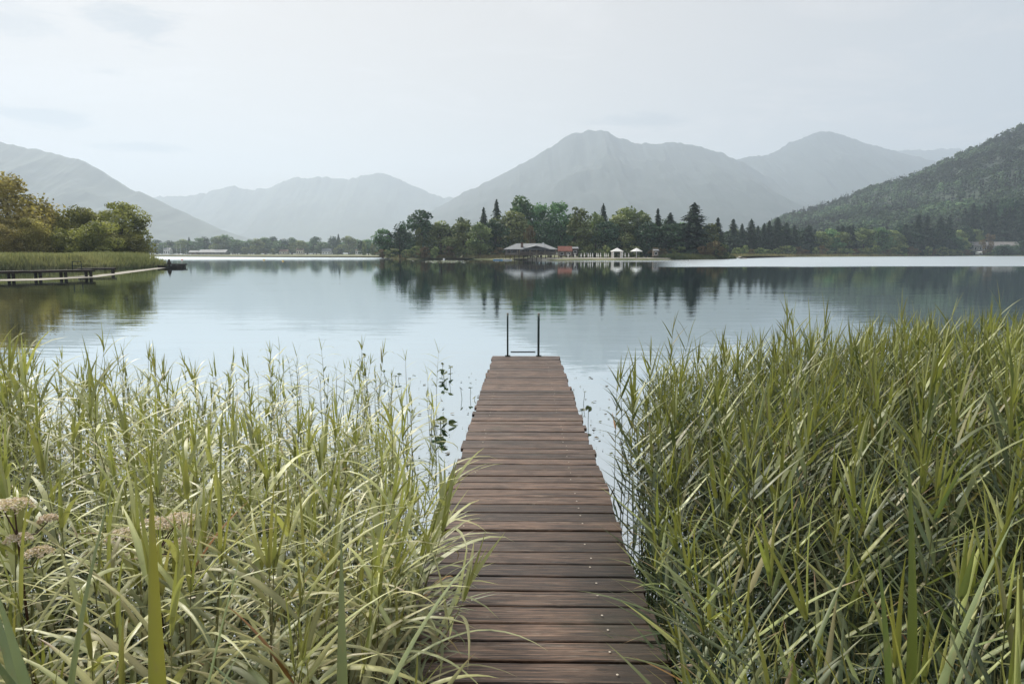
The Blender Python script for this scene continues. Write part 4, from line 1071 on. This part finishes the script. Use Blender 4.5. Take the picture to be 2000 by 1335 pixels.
# closed parasols on the beach
def closed_parasol(px, Y, first=[None]):
    if first[0] is None:
        t = thing('closed_parasol', '', 'parasol')
        b = MB(); b.tube([(0,0,0),(0,0,1.9)], .03, 6); b.build('pole', M['white_paint'], t)
        b = MB(); b.tube([(0,0,.55),(0,0,.8),(0,0,1.5),(0,0,1.95)], [.19,.17,.11,.02], 8); b.build('canopy', M['white'], t)
        b = MB(); b.tube([(0,0,0),(0,0,.08)], .28, 10); b.build('base', M['stone'], t); first[0] = t; o = t
    else:
        o = first[0].copy(); COL.objects.link(o)
        for ch in first[0].children:
            q = ch.copy(); COL.objects.link(q); q.parent = o
    o.location = (X_at(px, Y), Y, .5); o.scale = (1, 1, random.uniform(.8, .95))
    return o
for i, px in enumerate((1109.5,1123,1135,1141.5,1149,1153,1157.5,1165.5,1168.5,1173,1181,1184,1188,1221,1228)):
    o = closed_parasol(px, 216 + (i*37 % 5))
    o['label'] = 'closed white parasol standing on the beach between the red hut and the gazebo' if px < 1200 else 'closed white parasol between the gazebo and the open parasol'
    o['group'] = 'closed parasols on the beach' if px < 1200 else 'closed parasols between gazebo and open parasol'
def gazebo():
    Y = 220; t = thing('gazebo', 'white garden gazebo with a pointed canvas roof on the beach', 'gazebo', (X_at(1205, Y), Y, .5)); w = 11/F*Y
    zt, ze = Z_at(484, Y)-.5, Z_at(490.5, Y)-.5
    b = MB(); V = [(-w,-w,ze),(w,-w,ze),(w,w,ze),(-w,w,ze),(0,0,zt)]; V += [(a,b_,c_-.15) for a,b_,c_ in V[:4]]
    b.add(V, [(0,1,4),(1,2,4),(2,3,4),(3,0,4),(0,5,6,1),(1,6,7,2),(2,7,8,3),(3,8,5,0)]); b.build('roof', M['white'], t)
    for sx in (-1,1):
        for sy in (-1,1):
            b = MB(); b.box((sx*w*.85, sy*w*.85, ze/2), (.14,.14,ze)); b.build('post', M['white_paint'], t)
            b = MB(); b.box((sx*w*.85-sx*.2, sy*w*.85-.08, ze/2), (.28,.05,ze*.9)); b.build('curtain', M['white'], t)
def open_parasol():
    Y = 220; t = thing('open_parasol', 'open white parasol on a single pole right of the gazebo', 'parasol', (X_at(1243, Y), Y, .5)); w = 11.5/F*Y
    zt, ze = Z_at(484, Y)-.5, Z_at(490.5, Y)-.5
    b = MB(); V = [(math.cos(R(45*k+22))*w*1.05, math.sin(R(45*k+22))*w*1.05, ze) for k in range(8)] + [(0,0,zt)]; V += [(a,b_,c_-.12) for a,b_,c_ in V[:8]]
    b.add(V, [(k,(k+1) % 8,8) for k in range(8)] + [(k, 9+k, 9+(k+1) % 8, (k+1) % 8) for k in range(8)]); b.build('canopy', M['white'], t)
    b = MB(); b.tube([(0,0,0),(0,0,zt-.1)], .09, 8); b.build('pole', M['white_paint'], t)
    b = MB(); b.tube([(0,0,0),(0,0,.15)], .5, 10); b.build('base', M['stone'], t)
gazebo(); open_parasol()
# boats
def boat(name, label, X, Y, ln, rz, hull, deckm, mast=0, cat='boat', group=None, cover=None):
    t = thing(name, label, cat, (X, Y, 0), rz, group); w = ln*.17; V = []; ns = 9
    for i in range(ns):
        s = i/(ns-1); x = (s-.5)*ln; k = (math.sin(min(1, s*1.25+.25)*math.pi*.5)) if s < .6 else max(.02, 1-((s-.6)/.4)**2)
        z = ln*.09 + ln*.035*(s-.4)**2*4
        V += [(x, -w*k, z), (x, -w*k*.6, -.15), (x, w*k*.6, -.15), (x, w*k, z), (x, w*k*.85, z-.02), (x, -w*k*.85, z-.02)]
    Fc = [(i*6+j, i*6+j+1, (i+1)*6+j+1, (i+1)*6+j) for i in range(ns-1) for j in range(3)]
    Fc += [(0,3,2,1), ((ns-1)*6, (ns-1)*6+1, (ns-1)*6+2, (ns-1)*6+3)]
    link('hull', mesh('hull', V, Fc, hull), t)
    link('deck', mesh('deck', V, [(i*6+4, i*6+5, (i+1)*6+5, (i+1)*6+4) for i in range(ns-1)], deckm), t)
    if mast:
        b = MB(); b.tube([(ln*.05,0,.3),(ln*.05,0,mast)], [.12,.08], 6); b.tube([(ln*.05,0,1.5),(-ln*.35,0,1.5)], .09, 5); b.build('mast', M['mast'], t)
        b = MB(); b.box((-ln*.02, 0, ln*.12), (ln*.3, w*1.0, ln*.07)); b.build('cabin', M['white_paint'], t)
    if cover:
        b = MB(); b.box((-ln*.1, 0, ln*.12), (ln*.45, w*1.3, ln*.05)); b.build('cover', cover, t)
    return t
for i, (px, top) in enumerate(((287,474),(292,478),(300,482),(320.5,476),(327,480),(346,480),(352.5,474),(365,477))):
    Y = 860 + (i % 3)*8
    boat('sailing_boat', 'white sailing boat with a bare mast moored in the far marina', X_at(px, Y), Y, 8.5, random.uniform(-.5, .5) + (3.14 if i % 2 else 0), M['white_paint'], M['white'], Z_at(top, Y), 'sailing boat', 'sailing boats in the far marina')
for px in (318, 334, 342, 358):
    boat('motor_boat', 'small white boat lying low in the far marina', X_at(px, 850), 850, 6.5, random.uniform(-.2,.2), M['white_paint'], M['white'], 0, 'boat', 'low boats in the far marina', M['blue'])
boat('pedal_boat', 'pale blue and white pedal boat moored left of the restaurant', X_at(972.5, 207), 207, 2.9, .1, M['blue'], M['white_paint'], 0, 'boat', None, M['white_paint'])
boat('pedal_boat', 'white pedal boat moored in front of the stone wall of the restaurant', X_at(991, 205.5), 205.5, 2.7, -.1, M['white_paint'], M['white'], 0, 'boat', None, M['white'])
boat('rowing_boat', 'dark rowing boat with a white rim at the tip of the left spit', X_at(331, 97), 97, 3.2, .25, M['dark_timber'], M['white_paint'], 0)
# buoys and a swan-white buoy
def buoy(px, py, mat, label, r_=.35):
    Y = min(700, (CAMZ)*F/(py-494.6)); t = thing('buoy', label, 'buoy', (X_at(px, Y), Y, 0)); k = Y*r_/200
    b = MB(); b.tube([(0,0,-k*.5),(0,0,-k*.1),(0,0,k*.5),(0,0,k*.9)], [k*.3,k,k*.8,k*.15], 10); b.build('float', mat, t, smooth_=True)
    b = MB(); b.tube([(0,0,k*.8),(0,0,k*1.5)], k*.08, 5); b.build('pin', M['metal_dark'], t)
buoy(515, 507.5, M['yellow'], 'small yellow buoy on the open water below the far houses'); buoy(552, 509.5, M['yellow'], 'yellow buoy right of the smaller yellow one')
buoy(355, 507.0, M['orange'], 'orange buoy near the tip of the left spit'); buoy(867, 506, M['white_paint'], 'white buoy in front of the meadow reeds')

# ------------------------------------------------------------------ jetties on the left spit
def side_jetty(name, label, a, b_, width, z, posts, rail=None, thick=.13, zig=0):
    A, B = Vector((*a, z)), Vector((*b_, z)); d = B-A; ln = d.length; rz = math.atan2(d.y, d.x)
    t = thing(name, label, 'jetty', (A.x, A.y, 0), rz)
    bm_ = MB(); bm_.box((ln/2, 0, z-thick/2-.06), (ln, width*.9, thick)); bm_.build('beam', M['dark_timber'], t)
    n = int(ln/.6)
    pm = MB(); pm.box((0,0,0), (ln/n-.03, width, .05)); pme = mesh('plank', pm.v, pm.f, M['dark_timber'])
    for i in range(n): link('plank', pme, t, ((i+.5)*ln/n, 0, z-.025+random.uniform(-.01,.01)))
    for s in posts:
        q = MB(); q.box((s*ln, -width*.3, z/2-.35), (.18, .18, z+.35)); q.build('post', M['dark_timber'], t)
        q = MB(); q.box((s*ln, width*.3, z/2-.35), (.18, .18, z+.35)); q.build('post', M['dark_timber'], t)
    if rail:
        s0, s1 = rail
        q = MB(); hh = .7
        for s in (s0, s1): q.tube([(s*ln,-width*.4,z),(s*ln,-width*.4,z+hh)], .035, 6)
        q.tube([(s0*ln,-width*.4,z+hh),(s1*ln,-width*.4,z+hh)], .035, 6); q.tube([(s0*ln,-width*.4,z+hh*.5),(s1*ln,-width*.4,z+hh*.5)], .03, 6)
        q.build('railing', M['metal_dark'], t)
    return t
side_jetty('side_jetty', 'long dark wooden jetty in front of the reeds at the left edge', P2(-60, 52.5), P2(176, 60), 1.3, .62, (.30,.52,.74,.97), (.80,.88))
side_jetty('side_jetty', 'shorter dark jetty just right of and behind the long left one', P2(150, 67), P2(223, 69), 1.1, .58, (.2,.93))
side_jetty('side_jetty', 'small dark jetty at the tip of the left spit beside the rowing boat', P2(322, 101), P2(362, 103), 1.3, .5, (.4,.9))
def mooring():
    p = P2(329.5, 99.5); t = thing('covered_post', 'dark covered mooring post beside the rowing boat at the spit tip', 'post', (*p, 0))
    b = MB(); b.tube([(0,0,-.4),(0,0,.6)], .12, 8); b.build('post', M['dark_timber'], t)
    b = MB(); b.tube([(0,0,.45),(0,0,.8),(0,0,1.25)], [.34,.24,.05], 8); b.build('cover', M['dark_timber'], t)
mooring()
# ------------------------------------------------------------------ far buildings
hut('boathouse', 'long white-roofed boathouse in the far marina', 387, 441, 487.3, 492.5, 498.4, 880, M['timber'], M['shingle'], dep=14, win=7)
hut('boathouse', 'small brown boathouse left of the long white-roofed one', 368, 387, 489, 492.5, 498.4, 884, M['brown_roof'], M['shingle'], dep=10, win=2)
for px0, px1, r_, e_, wl, rf, lb in ((545,562,487,491,M['plaster'],M['brown_roof'],'cream house with a brown roof half hidden in the far left trees'), (578,592,484,488.5,M['plaster'],M['brown_roof'],'pale yellow house left of the round tree on the far shore'),
        (628,646,485.5,491,M['white_paint'],M['shingle'],'white gabled house right of the round tree on the far shore'), (694,706,485,489.5,M['white_paint'],M['brown_roof'],'small white house near the right end of the far left shore'), (319,332,484,488,M['white_paint'],M['shingle'],'white house behind the masts of the marina')):
    hut('lakeside_house', lb, px0, px1, r_, e_, 497, 893 if px0 < 690 else 820, wl, rf, dep=9, win=3, cat='house')
hut('lakeside_house', 'long house with a pale grey roof below the dark wood on the right shore', 1896, 1992, 472, 480, 491, 575, M['grey_wall'], M['old_roof'], dep=10, win=9, cat='house')
hut('lakeside_house', 'brown-roofed house left of the long grey-roofed one', 1868, 1898, 463, 476, 490, 590, M['timber'], M['brown_roof'], dep=12, win=2, cat='house')
hut('boathouse', 'tiny white boathouse on the water in front of the grey-roofed house', 1909, 1920, 491, 493, 497, 555, M['white_paint'], M['white'], dep=3, win=1)

# ------------------------------------------------------------------ one label each, counted along the shore
ORD = ['first','second','third','fourth','fifth','sixth','seventh','eighth','ninth','tenth','eleventh','twelfth','thirteenth','fourteenth','fifteenth','sixteenth','seventeenth','eighteenth','nineteenth','twentieth',
       'twenty-first','twenty-second','twenty-third','twenty-fourth','twenty-fifth','twenty-sixth','twenty-seventh','twenty-eighth','twenty-ninth','thirtieth','thirty-first','thirty-second','thirty-third','thirty-fourth','thirty-fifth','thirty-sixth','thirty-seventh']
for grp, fmt in (('spruces of the right shore tree line', '%s dark spruce from the grove in the shore tree line below the hill'),
                 ('leafy trees of the right shore tree line', '%s rounded leafy tree from the grove in the shore tree line below the hill'),
                 ('trees on the far left shore', '%s hazy leafy tree from the left on the far shore beyond the marina'),
                 ('spruces on the far left shore', '%s small dark spruce from the left on the far shore beyond the marina'),
                 ('shrubs on the far left shore', '%s round shrub from the left in front of the far shore trees'),
                 ('sailing boats in the far marina', '%s white sailing boat from the left with bare mast in the marina'),
                 ('low boats in the far marina', '%s low white boat from the left in the far marina'),
                 ('closed parasols on the beach', '%s closed white parasol from the red-roofed hut on the beach')):
    for i, o in enumerate(sorted((o for o in S.objects if o.get('group') == grp), key=lambda o: o.location.x/o.location.y)):
        if i < len(ORD): o['label'] = fmt % ORD[i]
for o in S.objects:
    if o.get('group') == 'closed parasols between gazebo and open parasol':
        o['label'] = 'closed white parasol right beside the gazebo' if o.location.x/o.location.y < (1224.5-1000)/F else 'closed white parasol nearer to the open parasol than the gazebo'
# ------------------------------------------------------------------ haze
def haze():
    m = bpy.data.materials.new('haze'); m.use_nodes = True; nt = m.node_tree; nt.nodes.clear()
    v = N(nt, 'ShaderNodeVolumePrincipled'); v.inputs['Color'].default_value = (.725, .825, .955, 1); v.inputs['Density'].default_value = HAZE_DENSITY
    v.inputs['Anisotropy'].default_value = .25
    o = N(nt, 'ShaderNodeOutputMaterial'); L(nt, v.outputs[0], o.inputs['Volume'])
    b = MB(); b.box((0, 5200, 800), (25000, 15000, 1606)); b.build('haze', m, None, kind='stuff')
haze()
print('tris', sum(len(me.polygons)*2 for me in bpy.data.meshes))
